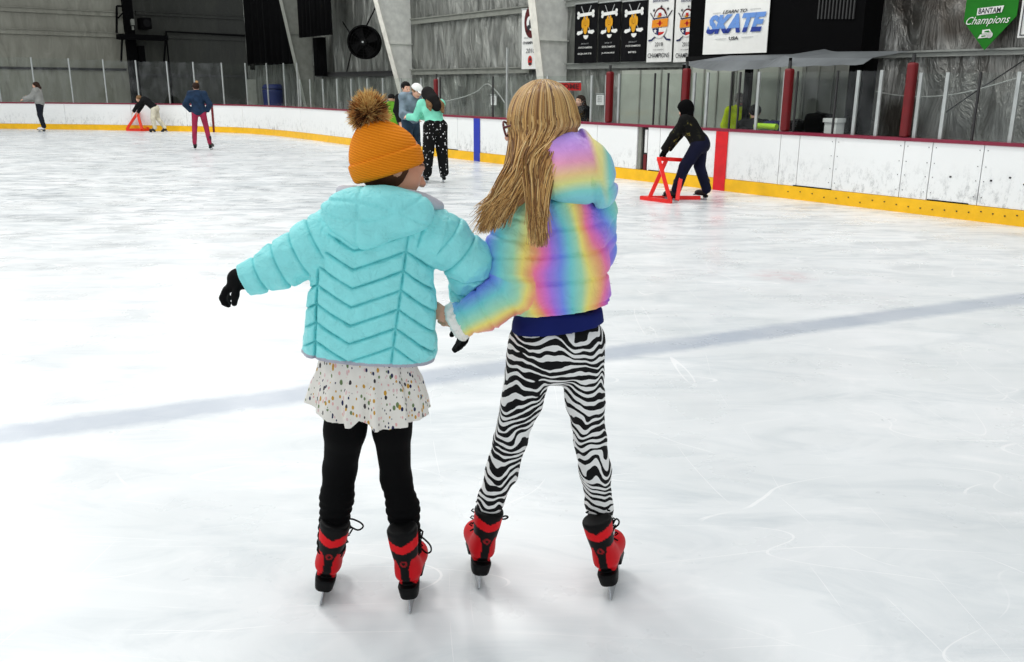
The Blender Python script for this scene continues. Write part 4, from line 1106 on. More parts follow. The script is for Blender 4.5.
# ---------------------------------------------------------------- garment materials
M['teal'] = vcol('quilted_teal_nylon', 0.5, 0.35, bump=0.9, bs=20, bd=0.012)
M['rainbow'] = vcol('quilted_rainbow_nylon', 0.5, 0.35, bump=0.75, bs=18, bd=0.012)
M['vskate'] = vcol('red_black_skate_leather', 0.55, 0.15, var=0.12)
M['strand'] = vcol('hair_strands', 0.42, 0.5)
M['grey_fleece'] = plain('pale_grey_fleece', (196, 196, 204), 0.95, bump=0.5, bs=300)
M['white_fur'] = plain('white_fluffy_fleece', (238, 236, 230), 0.95, bump=0.6, bs=250)
M['leggings'] = plain('black_leggings', (5, 5, 6), 0.85, spec=0.12)
M['glove'] = plain('black_knit_glove', (9, 9, 10), 0.85, spec=0.15, bump=0.3, bs=500)
M['navy_knit'] = plain('navy_jersey', (20, 30, 92), 0.85, spec=0.15)
def knit_mat():
    t = NT('orange_ribbed_knit'); v = t.coord()
    w = t.n('ShaderNodeTexWave', wave_type='BANDS', bands_direction='Z'); w.inputs['Scale'].default_value = 46; w.inputs['Distortion'].default_value = 1.2; w.inputs['Detail'].default_value = 1; w.inputs['Detail Scale'].default_value = 3
    t.l(t.mapping(v, rot=(0, math.radians(-14), 0)), w.inputs['Vector'])
    t.setp(0.9, 0, 0.15, t.ramp(w.outputs[0], [(0.1, lin((222, 124, 14))), (0.6, lin((240, 142, 28)))])); t.bump(w.outputs[0], 0.5, 0.004)
    return t.m
M['knit'] = knit_mat()
def zebra_mat():
    t = NT('zebra_print_leggings'); v = t.coord()
    sp = t.n('ShaderNodeSeparateXYZ'); t.l(v, sp.inputs[0])
    n1 = t.noise(t.mapping(v, scale=(1.0, 1.0, .6)), 11.0, 1.2, 0.4, 0.2)
    n2 = t.noise(t.mapping(v, loc=(3, 1, 2), scale=(1.3, 1.3, .5)), 26, 1, 0.5)
    ph = t.math('ADD', t.math('ADD', t.math('MULTIPLY', sp.outputs[2], 37.0), t.math('MULTIPLY', t.math('ABSOLUTE', t.math('ADD', sp.outputs[0], 0.01)), 5.0)), t.math('ADD', t.math('MULTIPLY', n1, 5.8), t.math('MULTIPLY', n2, 0.35)))
    s = t.math('SINE', t.math('MULTIPLY', ph, 2 * PI))
    thr = t.math('MULTIPLY', t.math('SUBTRACT', t.noise(t.mapping(v, loc=(8, 2, 4), scale=(1, 1, 1.6)), 17, 1), 0.5), 3.4)
    fac = t.math('ADD', t.math('MULTIPLY', t.math('SUBTRACT', s, thr), 2.6), 0.25)
    t.setp(0.75, 0, 0.2, t.ramp(fac, [(0.35, lin((10, 10, 12))), (0.65, lin((234, 234, 232)))]))
    return t.m
M['zebra'] = zebra_mat()
def dots_mat(name, ground, pal, scale, size, soft=0.03, sc=(1, 1, 0.7), rough=0.85):
    t = NT(name); v = t.coord()
    vo = t.n('ShaderNodeTexVoronoi', feature='F1'); t.l(t.mapping(v, scale=sc), vo.inputs['Vector']); vo.inputs['Scale'].default_value = scale; vo.inputs['Randomness'].default_value = 0.75
    sp = t.n('ShaderNodeSeparateColor'); t.l(vo.outputs['Color'], sp.inputs[0])
    pc = t.ramp(sp.outputs[0], [(i / len(pal), lin(c)) for i, c in enumerate(pal)], 'CONSTANT')
    sz = t.math('MULTIPLY', t.math('ADD', sp.outputs[1], 0.35), size)
    m = t.math('LESS_THAN', vo.outputs['Distance'], sz)
    t.setp(rough, 0, 0.2, t.mix(m, lin(ground), pc)); return t.m
M['skirt'] = dots_mat('white_flower_print', (232, 228, 220), [(40, 44, 80), (226, 176, 172), (196, 150, 60), (60, 56, 60), (220, 190, 190), (110, 130, 90)], 98, 0.36, sc=(1, 1, .55))
M['dotted'] = dots_mat('black_white_print', (8, 8, 9), [(236, 236, 236), (180, 180, 180), (240, 240, 240), (120, 120, 124)], 24, 0.22, sc=(1, 1, .8))
def camo_mat():
    t = NT('dark_camouflage'); v = t.coord()
    a = t.ramp(t.noise(v, 7, 3, 0.6), [(0.0, lin((8, 8, 7))), (0.54, lin((30, 30, 18))), (0.60, lin((112, 102, 50))), (0.645, lin((18, 18, 12)))], 'CONSTANT')
    t.setp(0.85, 0, 0.2, a); return t.m
M['camo'] = camo_mat()
def dyn(name, rgb, **kw): return plain(name, rgb, 0.8, spec=0.2, **kw)
M['grey_knit'] = dyn('grey_sweater', (136, 137, 134)); M['denim_dark'] = dyn('dark_denim', (22, 26, 36)); M['denim'] = dyn('blue_denim', (40, 58, 74), var=0.4)
M['denim_light'] = dyn('grey_blue_denim', (116, 132, 144), var=0.35, vs=9); M['pink'] = dyn('raspberry_leggings', (146, 38, 68), var=0.25); M['mint'] = dyn('mint_sweater', (126, 214, 186), var=0.15)
M['bluejacket'] = dyn('blue_puffer', (24, 44, 68), var=0.35, vs=10); M['cream'] = dyn('cream_trousers', (206, 200, 180), var=0.25); M['greenjacket'] = dyn('green_jacket', (92, 150, 36), var=0.25)
M['navytrousers'] = dyn('navy_trousers', (8, 11, 38), var=0.3); M['blackjacket'] = dyn('black_jacket', (12, 12, 14)); M['yellowvest'] = dyn('yellow_vest', (202, 224, 30), var=0.2)
M['chesthair'] = dyn('chestnut_hair', (84, 52, 34), var=.3, vs=30); M['brownhair'] = dyn('dark_brown_hair', (44, 28, 20), var=0.4, vs=30); M['blackhair'] = dyn('black_hair', (14, 12, 12)); M['lighthair'] = dyn('light_brown_hair', (122, 92, 62), var=0.3, vs=30); M['greyhair'] = dyn('grey_hair', (110, 108, 104))
M['whitecap'] = dyn('white_cap', (232, 232, 230)); M['whiteboot'] = plain('white_skate_leather', (224, 222, 226), 0.4); M['blackboot'] = plain('black_skate_leather', (14, 14, 15), 0.45); M['greyboot'] = plain('grey_skate_leather', (84, 86, 90), 0.5)

def fig_clothes(fg, o, h, top, legs, ttop=0.02, tleg=0.012, boot=None, boot_size=None, sleeve=(.05, .046, .036), tilt=((0, 0, 1), (0, 0, 1)), topname='jacket', legname='trousers', hem=None, legr=(.083, .058, .045), blade=True):
    J = fg.J
    f = union(fg.torso(ttop) + [fg.arm('L', sleeve, ttop * .8), fg.arm('R', sleeve, ttop * .8)], 0.03)
    if hem is not None:
        ax = unit(J['chest'] - J['pelvis']); f = clipf(f, halfspace(J['pelvis'] + ax * hem * fg.sc, -ax))
    f = clipf(f, lambda P, c=J['head'], r=fg.hh * .44: r - np.linalg.norm(P - c, axis=1))
    for q in 'LR':      # cuffs end before the wrists
        d = unit(J['wr' + q] - J['el' + q]); pl = halfspace(J['wr' + q] - d * .0, d)
        f = clipf(f, lambda P, pl=pl, w=J['wr' + q]: np.where(np.linalg.norm(P - w, axis=1) < .12, pl(P), -1))
    t = sdf_obj(topname, grow(f, lambda P: .006 * vnoise(P, 9, 2)), h, M[top], o)
    ax = unit(J['chest'] - J['pelvis'])
    g = union([ell(J['pelvis'] - ax * .02, np.array([.15, .11, .14]) * fg.sc + tleg, np.stack([unit(J['hipR'] - J['hipL']), unit(np.cross(ax, J['hipR'] - J['hipL'])), ax], 1)), fg.leg('L', legr, tleg), fg.leg('R', legr, tleg)], 0.03)
    l = sdf_obj(legname, grow(g, lambda P: .004 * vnoise(P, 10, 4)), h, M[legs], o)
    if boot:
        for q, ft, tl in (('L', fg.ftL, tilt[0]), ('R', fg.ftR, tilt[1])):
            up = unit(fg.R @ np.array(tl, float)); a = J['an' + q]
            skate(o, a - up * .19 * (boot_size or fg.sc), ft, up, (boot_size or fg.sc), h * .8, M[boot], laces=False)
    return t, l

def hair_cap(fg, o, h, mat, pts=None, rad=None, low=-.05, grow_=.03, name='hair', k=.03):
    c, R, hh = fg.J['head'], fg.HR, fg.hh
    cap = ell(c + R @ (np.array([0, -.08, .14]) * hh), np.array([.37, .44, .38]) * hh + grow_ * hh, R)
    cap = cut(cap, rbox(c + R @ (np.array([0, .42, -.18]) * hh), np.array([.30, .34, .42]) * hh, .03, R))
    cap = clipf(cap, halfspace(c + R @ (np.array([0, 0, low]) * hh), -(R @ np.array([0, -.35, 1.0]))))
    fs = [cap]
    if pts is not None: fs.append(chain([c + R @ (np.array(p, float) * hh) for p in pts], [r * hh for r in rad], .02))
    return sdf_obj(name, grow(union(fs, k), lambda P: .004 * vnoise(P * np.array([1, 1, .3]), 60, 6)), h, M[mat], o)

# ---------------------------------------------------------------- background skaters
# woman in the mint sweater, seen from behind, bending her head toward the man
G = gnd(436, 183); f2 = unit([-.45, 1])
k = 1.55 / 1.6
fg = Fig(G, f2, k, chest=(-.02, .07, 1.18), neck=(-.05, .14, 1.33), head=(-.06, .24, 1.43), face=(-.25, 1, -.5), shL=(-.2, .13, 1.28), shR=(.15, .1, 1.28), elL=(-.26, .26, 1.05), wrL=(-.34, .46, 1.05), elR=(.16, .28, 1.06), wrR=(-.12, .46, 1.05),
         hipL=(-.085, 0, .89), hipR=(.1, 0, .89), knL=(-.12, .03, .5), knR=(.13, .03, .5), anL=(-.17, -.02, .1), anR=(.15, -.02, .1))
o = build_body(fg, 'person', 'person in a mint sweater and black patterned leggings, seen from behind with long hair', 'person', .012)
fig_clothes(fg, o, .012, 'mint', 'dotted', ttop=.03, tleg=.03, boot='greyboot', hem=-.02, topname='sweater', legname='leggings', legr=(.1, .075, .052))
hair_cap(fg, o, .011, 'blackhair', low=-.2)
hc, nk, ch, bk, rt = fg.J['head'], fg.J['neck'], fg.J['chest'], -fg.f, fg.R[:, 0]
hl = sdf_obj('long_hair', chain([hc + bk * .06 + Z3 * .03, nk + bk * .12 + rt * .02, ch * .5 + nk * .5 + bk * .15 + rt * .05], [.115, .12, .10], .02), .011, M['blackhair'], o)
sdf_obj('hair_ends', union([chain([nk + bk * .13 + rt * -.05, ch * .5 + nk * .5 + bk * .16 - rt * .08, ch + bk * .165 - rt * .09], [.06, .055, .02]), chain([nk + bk * .13 + rt * .08, ch * .5 + nk * .5 + bk * .16 + rt * .12, ch + bk * .165 + rt * .13 - Z3 * .03], [.075, .07, .025])], .02), .011, M['lighthair'], hl)

# man in the white cap and grey-blue denim jacket
G = gnd(412, 178); f2 = unit([.55, -.45]); k = 1.02
fg = Fig(G, f2, k, chest=(0, .05, 1.18), neck=(0, .10, 1.33), head=(.02, .19, 1.42), face=(.1, 1, -.55), elL=(-.22, .12, 1.02), wrL=(-.12, .36, 1.0), elR=(.24, .06, 1.02), wrR=(.12, .3, .98))
o = build_body(fg, 'person', 'person in a white cap and grey-blue denim jacket looking down at the mint sweater', 'person', .013)
fig_clothes(fg, o, .013, 'denim_light', 'denim', ttop=.028, tleg=.02, boot='blackboot', hem=-.12)
hair_cap(fg, o, .012, 'lighthair', low=-.12)
c, R, hh = fg.J['head'], fg.HR, fg.hh
cp = sdf_obj('cap', clipf(ell(c + R @ (np.array([0, -.05, .17]) * hh), np.array([.43, .5, .42]) * hh, R), halfspace(c + R @ (np.array([0, 0, .16]) * hh), -R[:, 2])), .01, M['whitecap'], o)
sdf_obj('cap_brim', ell(c + R @ (np.array([0, .5, .17]) * hh), np.array([.28, .3, .035]) * hh, R), .009, M['whitecap'], cp)

# black-haired person behind the man
G = gnd(407, 170); fg = Fig(G, unit([.6, -.5]), 1.0, face=(.1, 1, -.3))
fg2 = fg
o = build_body(fg, 'person', 'person with black hair in dark clothes, half hidden behind the white cap', 'person', .014)
fig_clothes(fg, o, .014, 'blackjacket', 'denim_dark', boot='blackboot', hem=-.1)
hair_cap(fg, o, .013, 'blackhair', low=-.2)

# child in the green jacket with a black beanie
G = gnd(393, 160); fg = Fig(G, unit([.25, 1]), .84, hh=.24)
o = build_body(fg, 'person', 'person in a green jacket and black beanie beyond the furry pom-pom', 'person', .014)
fig_clothes(fg, o, .014, 'greenjacket', 'denim_dark', ttop=.04, boot='blackboot', hem=-.12)
c, R, hh = fg.J['head'], fg.HR, fg.hh
sdf_obj('beanie', clipf(ell(c + R @ (np.array([0, -.05, .12]) * hh), np.array([.42, .5, .45]) * hh, R), halfspace(c + R @ (np.array([0, 0, 0.0]) * hh), -R[:, 2])), .012, M['blackhair'], o)

# skater in the blue puffer jacket and raspberry leggings, from behind, hands at the hips
G = gnd(202, 150); k = 1.0
fg = Fig(G, unit([-.12, 1]), k, elL=(-.30, -.06, 1.06), wrL=(-.20, .06, .90), elR=(.30, -.06, 1.06), wrR=(.20, .06, .90), hipL=(-.09, 0, .88), hipR=(.09, 0, .88), knL=(-.14, .02, .5), knR=(.15, .02, .5), anL=(-.17, 0, .1), anR=(.21, 0, .1), head=(-.02, .03, 1.49), face=(-.25, 1, -.1))
o = build_body(fg, 'person', 'person in a blue puffer jacket and raspberry leggings standing with hands in pockets', 'person', .017)
fig_clothes(fg, o, .016, 'bluejacket', 'pink', ttop=.036, tleg=.008, boot='blackboot', boot_size=1.05, hem=-.14, legname='leggings')
hr = hair_cap(fg, o, .014, 'brownhair', low=-.28)
c, R, hh = fg.J['head'], fg.HR, fg.hh
sdf_obj('hair_bun', ell(c + R @ (np.array([.12, -.32, .55]) * hh), np.array([.17, .17, .15]) * hh, R), .012, dyn('blond_bun', (168, 132, 90)), hr)

# skater in the grey sweater gliding left with hands out in front
G = gnd(43.5, 132); k = 1.02
fg = Fig(G, unit([-1, -.12]), k, chest=(0, .03, 1.19), head=(0, .06, 1.48), shL=(-.15, .03, 1.31), shR=(.15, .03, 1.31), elL=(-.17, .16, 1.10), wrL=(-.16, .44, 1.02), elR=(.17, .14, 1.12), wrR=(.16, .38, 1.12), knL=(-.07, .02, .5), knR=(.07, .06, .5), anL=(-.07, -.06, .1), anR=(.07, -.02, .1), toeL=(0, 1, 0), toeR=(0, 1, 0))
o = build_body(fg, 'person', 'person in a grey sweater with long dark hair gliding left, hands stretched out', 'person', .018)
fig_clothes(fg, o, .017, 'grey_knit', 'denim_dark', ttop=.05, tleg=.026, boot='whiteboot', boot_size=1.1, hem=-.17, topname='sweater', legname='jeans', sleeve=(.055, .055, .05))
sdf_obj('torn_knee', rc(fg.J['knL'] + np.array([-.05, -.035, .01]), fg.J['knL'] + np.array([-.05, .035, .01]), .032), .014, M['skin'], o, colf=lambda V: np.tile(L3(206, 160, 140), (len(V), 1)))
hair_cap(fg, o, .016, 'brownhair', [(0, -.25, .15), (0, -.42, -.4), (0, -.3, -1.05)], [.34, .34, .2], low=-.3)

# child crouching over the far skating aid, black top and cream trousers
G = gnd(163, 131); G[1] -= 0.7
k = 1.0
fg = Fig(G, unit([-1, -.1]), k, lift=.05, pelvis=(0, -.05, .80), chest=(0, .20, 1.02), neck=(0, .36, 1.08), head=(0, .47, 1.11), face=(.25, 1, -.25), shL=(-.16, .30, 1.04), shR=(.16, .30, 1.04), elL=(-.18, .50, .86), elR=(.18, .46, .82), wrL=(-.14, .66, .66), wrR=(.14, .60, .62),
         hipL=(-.09, -.05, .76), hipR=(.09, -.05, .76), knL=(-.1, .02, .42), knR=(.1, -.10, .42), anL=(-.1, -.02, .10), anR=(.1, -.30, .12), toeL=(0, 1, -.1), toeR=(0, .8, -.6))
o = build_body(fg, 'person', 'person in a black top and cream trousers bending over a red skating frame', 'person', .018)
fig_clothes(fg, o, .018, 'blackjacket', 'cream', ttop=.03, tleg=.025, boot='blackboot', hem=-.04, tilt=((0, 0, 1), (0, .5, .8)))
hair_cap(fg, o, .017, 'lighthair', low=-.1)

# camouflage skater pushing the near skating aid
Gc = gnd(688, 200); k = .93
fc = unit([-.9, .36])
fg = Fig(Gc, fc, k, lift=.07, pelvis=(0, -.13, .84), chest=(0, .04, 1.06), neck=(0, .10, 1.22), head=(0, .13, 1.34), face=(-.15, 1, -.55), shL=(-.15, .10, 1.17), shR=(.15, .10, 1.17), elL=(-.17, .24, .94), elR=(.17, .24, .94), wrL=(-.14, .40, .70), wrR=(.14, .40, .70),
         hipL=(-.10, -.13, .79), hipR=(.10, -.13, .79), knL=(-.13, .06, .46), knR=(.12, -.13, .46), anL=(-.14, .17, .10), anR=(.15, -.26, .10), toeL=(0, 1, 0), toeR=(.3, 1, 0))
o = build_body(fg, 'person', 'person in a camouflage jacket and black hood leaning on a red skating frame', 'person', .011)
fig_clothes(fg, o, .011, 'camo', 'navytrousers', ttop=.035, tleg=.03, boot='blackboot', hem=-.06)
for q in 'LR': sdf_obj('glove', grow(fg.hand(q), lambda P: -.006 + 0 * P[:, 0]), .008, M['soot'], o)
c, R, hh = fg.J['head'], fg.HR, fg.hh
hd = cut(union([ell(c + R @ (np.array([0, -.08, .08]) * hh), np.array([.5, .58, .55]) * hh, R), rc(fg.J['neck'], c - R[:, 2] * .2 * hh - R[:, 1] * .1 * hh, .10, .09)], .04), ell(c + R @ (np.array([0, .6, -.05]) * hh), np.array([.3, .4, .4]) * hh, R))
sdf_obj('hood', hd, .011, M['soot'], o)

# two skating aids, each a triangular base with crossed red legs
def aid(name, lab, base, tops, bars, mat, w):
    root = empty(name, np.mean(base, axis=0)); tag(root, lab, 'skating aid')
    m = MB()
    for i, j in bars['base']: m.bar(base[i] + Z3 * w * .5, base[j] + Z3 * w * .5, w, w)
    m.build('base', mat, root)
    for p, q in bars['leg']:
        m = MB(); m.bar(np.array(p) + Z3 * w * .7, np.array(q) + Z3 * w * .2, w, w * .7, up=(0, 1, 0)); m.build('leg', mat, root)
    for p, q in bars['top']:
        m = MB(); m.bar(p, q, w, w, up=(0, 0, 1)); m.build('handle', mat, root)
P1, P2, P3 = gnd(641, 199.5), gnd(671, 203.5), gnd(700, 199.5)
P1b, P2b, P2c = P1 * .72 + P2 * .28, P2 * .97 + P1 * .03, P2 * .8 + P3 * .2
ym = Gc[1]
T1, T2, T3 = aty(667, 159, P1b[1] + .05), aty(658.5, 159, P2[1] + .12), aty(683.5, 160, ym + .05)
aid('skating_aid', 'red triangular skating frame pushed by the camouflage skater', [P1, P2, P3], None, dict(base=[(0, 1), (0, 2)], leg=[(P1b, T1), (P2b, T2), (P2c, T3)], top=[(T2, T1), (T1, T3)]), M['aid_red'], .055)
b0, b1, b2 = gnd(127, 130.8), gnd(145, 130.9), gnd(154, 130.2); yy = b0[1]
b1[1] = yy - .25; b0[1] = yy; b2[1] = yy + .1
tp = aty(137.5, 113.5, yy); tp2 = aty(139.5, 113.5, yy + .35)
aid('skating_aid', 'orange-red triangular skating frame held by the crouching black-topped skater', [b0, b1, b2], None, dict(base=[(0, 1), (0, 2), (1, 2)], leg=[(b0, tp), (b1, tp), (b2, tp2)], top=[(tp, tp2)]), M['aid_orange'], .085)

# people behind the glass
def behind(u, v, off, z, fwd, lab, top, hair, skin=SKIN, scale=1.0, pts=None, rad=None, h=.014, face=(0, 1, -.1), legs='denim_dark'):
    s, zz = SW(u, v, off); O = S(s, off, 0)
    fg = Fig(O, fwd, scale, lift=zz - 1.50 * scale, face=face)
    o = build_body(fg, 'person', lab, 'person', h, skin)
    fig_clothes(fg, o, h, top, legs, ttop=.03, hem=-.1)
    if hair: hair_cap(fg, o, h, hair, pts, rad, low=-.15)
    return fg, o
behind(581, 101, .5, 0, unit([-.75, -.65]), 'smiling person with long dark hair behind the glass beside the blond head', 'blackjacket', 'brownhair', pts=[(0, -.25, .1), (-.1, -.3, -.6), (-.1, -.2, -1.3)], rad=[.34, .36, .2], scale=.95)
fg, o = behind(739, 100, 1.2, 0, unit([.2, -1]), 'person in a bright yellow vest behind the bench glass', 'yellowvest', 'greyhair', skin=(120, 112, 106))
fg, o = behind(755, 112.5, .7, 0, unit([.3, 1]), 'person in black with black hair behind the glass beside the yellow vest', 'blackjacket', 'blackhair', scale=1.08)

# ---------------------------------------------------------------- the linked pair in front
def puff(q, A, w):      # q: distance to the nearest stitched seam -> how far the padding swells
    return A * (1 - np.exp(-(q / w) ** 2))
def seg_t(P, a, b):
    a = np.array(a); b = np.array(b); ba = b - a; L = np.linalg.norm(ba)
    t = ((P - a) @ ba) / L
    return t, np.linalg.norm(P - a - np.clip(t, 0, L)[:, None] * ba / L, axis=1), L
def path_t(P, pts):
    best = None; acc = 0
    for i in range(len(pts) - 1):
        t, d, L = seg_t(P, pts[i], pts[i + 1])
        tt = acc + np.clip(t, 0 if i else -9, L if i < len(pts) - 2 else L + 9)
        if best is None: bt, best = tt, d
        else:
            m = d < best; bt = np.where(m, tt, bt); best = np.minimum(d, best)
        acc += L
    return bt, best
def ringq(t, sp, ph=0.0):
    return np.abs((t / sp + ph) % 1.0 - 0.5) * sp
def px_loft(Y, rows, ry, cap=.02, p=2.2, cy=0.0):
    out = []
    for r in rows:
        v, ul, ur = r[:3]; yr = r[3] if len(r) > 3 else ry; c = r[4] if len(r) > 4 else cy
        P = aty((ul + ur) / 2, v, Y); k = pxm(P)
        out.append((P[2], P[0], Y + c, (ur - ul) / 2 * k, yr))
    return loft(out, cap, p=p)
def pr(P, px): return px * pxm(P)

def skate_cols(q):
    V = np.abs(q[:, 0]); z = q[:, 2]; y = q[:, 1]
    c = np.tile(L3(5, 5, 6), (len(q), 1)); red = L3(206, 14, 26)
    strip = .013 + .012 * np.clip((.125 - z) / .05, 0, 1) + .01 * np.clip((z - .165) / .03, 0, 1)
    side = (z > .098 + .25 * np.clip(y - .12, 0, 1)) & (z < .197 + .1 * np.clip(y, 0, .05)) & (V > strip) & (y < .17)
    ed = np.abs(z - .185) - .012
    c[side] = red
    band = (z > .222 + .35 * np.maximum(0, .03 - V) * 0 + .5 * V * .6) & (z < .250 + .9 * V * .5) & (y < .02)
    c[band] = L3(222, 20, 30)
    r = np.hypot(q[:, 0], z - .186); ring = (r < .011) & (r > .006) & (y < .0)
    c[ring] = L3(150, 20, 26)
    return c

# ======== left skater: teal jacket, orange hat
YA = 2.52
a = lambda u, v, d=0.0: aty(u, v, YA + d)
GL, GR = gnd(321, 603), gnd(411, 611)
OA = (GL + GR) / 2; OA[2] = 0
upL = unit(a(337, 515, 0) - GL); upR = unit(a(406, 525, 0) - GR)
ftL, ftR = unit([-.09, 1, 0]), unit([.03, 1, 0])
# body -----------------------------------------------------------
hA = a(392, 166, 0.0); hhA = .212
HRA = frame(unit([.90, .38, -.32]), unit([-.10, .05, 1]))
shL, elL, wrL = a(342, 228, -.01), a(285, 262, -.02), a(243, 280, -.03)
shR, elR, wrR = a(416, 228, -.01), a(468, 261, .02), a(466, 308, .12)
hipL, hipR = a(350, 392), a(393, 392)
knL, knR = a(340, 468, .04), a(396, 478, .04)
anL, anR = GL + upL * .16, GR + upR * .16
parts = [rc(a(371, 375), a(371, 330), .07, .08), rc(a(371, 330), a(372, 250), .08, .10), rc(shL, shR, .055), rc(a(374, 225), hA - HRA[:, 2] * .06, .055, .045),
         chain([shL, elL, wrL], [.045, .037, .021]), chain([shR, elR, wrR], [.045, .037, .021]), chain([hipL, knL, GL + upL * .31 + ftL * .006, GL + upL * .2 + ftL * .014], [.042, .034, .02, .018]), chain([hipR, knR, GR + upR * .31 + ftR * .006, GR + upR * .2 + ftR * .014], [.042, .034, .02, .018]),
         rc(anL, anL + ftL * .08 - Z3 * .02, .026, .02), rc(anR, anR + ftR * .08 - Z3 * .02, .026, .02),
         hand_sdf(a(242, 279.5, -.03), (-.78, -.05, -.52), (.42, .1, -.88), 1, .108, .95, fat=.9), hand_sdf(a(466, 318, .10), (-.10, -.45, -.85), (-.8, -.4, .2), 1, .112, .35, fat=.9)]
fA = union([union(parts, .02), head_prims(hA, HRA, hhA)], .012)
pA = sdf_obj('person', fA, .0052, M['skin'], origin=OA, colf=lambda V: head_cols(hA, HRA, hhA, SKIN, V, np.tile(L3(216, 158, 130), (len(V), 1)), (80, 52, 36)))
tag(pA, 'person in a quilted teal jacket, floral skirt and orange pom-pom hat, linking arms', 'person')

# jacket ---------------------------------------------------------
tors = px_loft(YA, [(369, 304, 437), (362, 299, 439), (340, 300, 439), (300, 306, 438), (260, 316, 433), (228, 322, 428), (210, 332, 420), (198, 350, 408), (190, 362, 402)], .125, .018, 2.3)
aL = [a(345, 231, -.01), a(318, 246, -.015), a(285, 263, -.02), a(246, 280, -.03)]
aR = [a(412, 230, -.01), a(441, 238, .0), a(468, 261, .02), a(466, 304, .11)]
armL = chain(aL, [pr(aL[0], 30), pr(aL[1], 27), pr(aL[2], 22), pr(aL[3], 15.5)], .02)
armR = chain(aR, [pr(aR[0], 29), pr(aR[1], 26), pr(aR[2], 22.5), pr(aR[3], 14)], .02)
xA = lambda u: a(u, 290)[0]
zA = lambda v: a(372, v, -.1)[2]
def chev(P):
    x = P[:, 0]; z = P[:, 2]; xA = lambda u: a(u, 290, -.115)[0]
    k = (zA(300) - zA(310)) / 10.0; m = (xA(410) - xA(310)) / 100.0
    u = 310 + (x - xA(310)) / m; v = 300 - (z - zA(300)) / k
    uc = 351 + (305 - v) * .10; ul = 314 + (305 - v) * .08; ur = 398 + (305 - v) * .16
    t = np.where(u < uc, (uc - np.maximum(u, ul)) * -.52 - np.minimum(0, u - ul) * -.6 * -1, 0)
    t = np.where(u >= uc, -(np.minimum(u, ur) - uc) * .34 + np.maximum(0, u - ur) * .75, t)
    w = v - t                       # constant along a chevron
    q = np.abs((w - 305.5 + 9) % 18.4 - 9.2) * k * .9
    sea = np.minimum(np.abs(u - ur), np.abs(u - ul)) * m
    return np.minimum(q, sea), v
def jacketA(P):
    dt, dl, dr = tors(P), armL(P), armR(P)
    q, v = chev(P)
    back = np.clip((YA - .01 - P[:, 1]) / .05, 0, 1)
    top = np.clip((v - 222) / 8, 0, 1) * np.clip((366 - v) / 6, 0, 1)
    dt = dt - puff(q, .0105, .0040) * (.1 + .9 * back) * np.clip((P[:, 0] - xA(307) - (xA(317) - xA(316)) * (305 - v) * .08) / .02, .2, 1.0) * top + .006
    tl, _ = path_t(P, aL); trr, _ = path_t(P, aR)
    dl = dl - puff(ringq(tl, .066, .35), .0075, .005) + .004
    dr = dr - puff(ringq(trr, .066, .15), .0075, .005) + .004
    wr = .0045 * np.sin(95 * (P[:, 2] * .8 - P[:, 0]) + 4 * vnoise(P, 12, 3)) * np.clip(vnoise(P, 9, 5) + .1, 0, 1)
    dl = dl - wr; dr = dr - wr
    d = smin(smin(dt, dl, .016), dr, .016)
    return d - .003 * vnoise(P, 28, 1) - .002 * vnoise(P, 60, 2)
jacketA.bb = bbof([tors, armL, armR])
dL, dR = unit(aL[3] - aL[2]), unit(aR[3] - aR[2])
cutL, cutR = halfspace(aL[3] + dL * .004, dL), halfspace(aR[3] + dR * .004, dR)
def jA(P):
    d = jacketA(P)
    d = np.where(np.linalg.norm(P - aL[3], axis=1) < .12, np.maximum(d, cutL(P)), d)
    d = np.where(np.linalg.norm(P - aR[3], axis=1) < .07, np.maximum(d, cutR(P)), d)
    # open the bottom so that the jacket hangs as a shell around the skirt
    return d
jA.bb = jacketA.bb
TEAL, TRIM = L3(146, 236, 238), L3(176, 176, 190)
def colA(V):
    c = np.tile(TEAL, (len(V), 1))
    zh = zA(362.5) - .0
    x = (V[:, 0] - xA(303)) / (xA(438) - xA(303))
    c[(V[:, 2] < zA(364 + 4 * 0) - 0 + (.5 - x) * .012 - .004) & (np.abs(x - .5) < .7)] = TRIM
    return c
hemA = halfspace(a(305, 361, -.12), unit([-.085, 0, -1]))
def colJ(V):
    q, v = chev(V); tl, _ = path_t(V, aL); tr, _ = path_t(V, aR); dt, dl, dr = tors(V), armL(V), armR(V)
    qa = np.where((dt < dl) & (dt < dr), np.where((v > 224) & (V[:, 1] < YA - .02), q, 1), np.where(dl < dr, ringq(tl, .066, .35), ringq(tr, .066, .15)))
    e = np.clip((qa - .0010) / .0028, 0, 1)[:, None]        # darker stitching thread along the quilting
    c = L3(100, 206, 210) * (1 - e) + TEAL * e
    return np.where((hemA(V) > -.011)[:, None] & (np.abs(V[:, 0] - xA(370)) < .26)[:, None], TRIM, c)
jk = sdf_obj('jacket', clipf(jA, lambda P: np.where((np.abs(P[:, 0] - xA(370)) < .26), hemA(P), -1)), .0032, M['teal'], pA, colf=colJ)
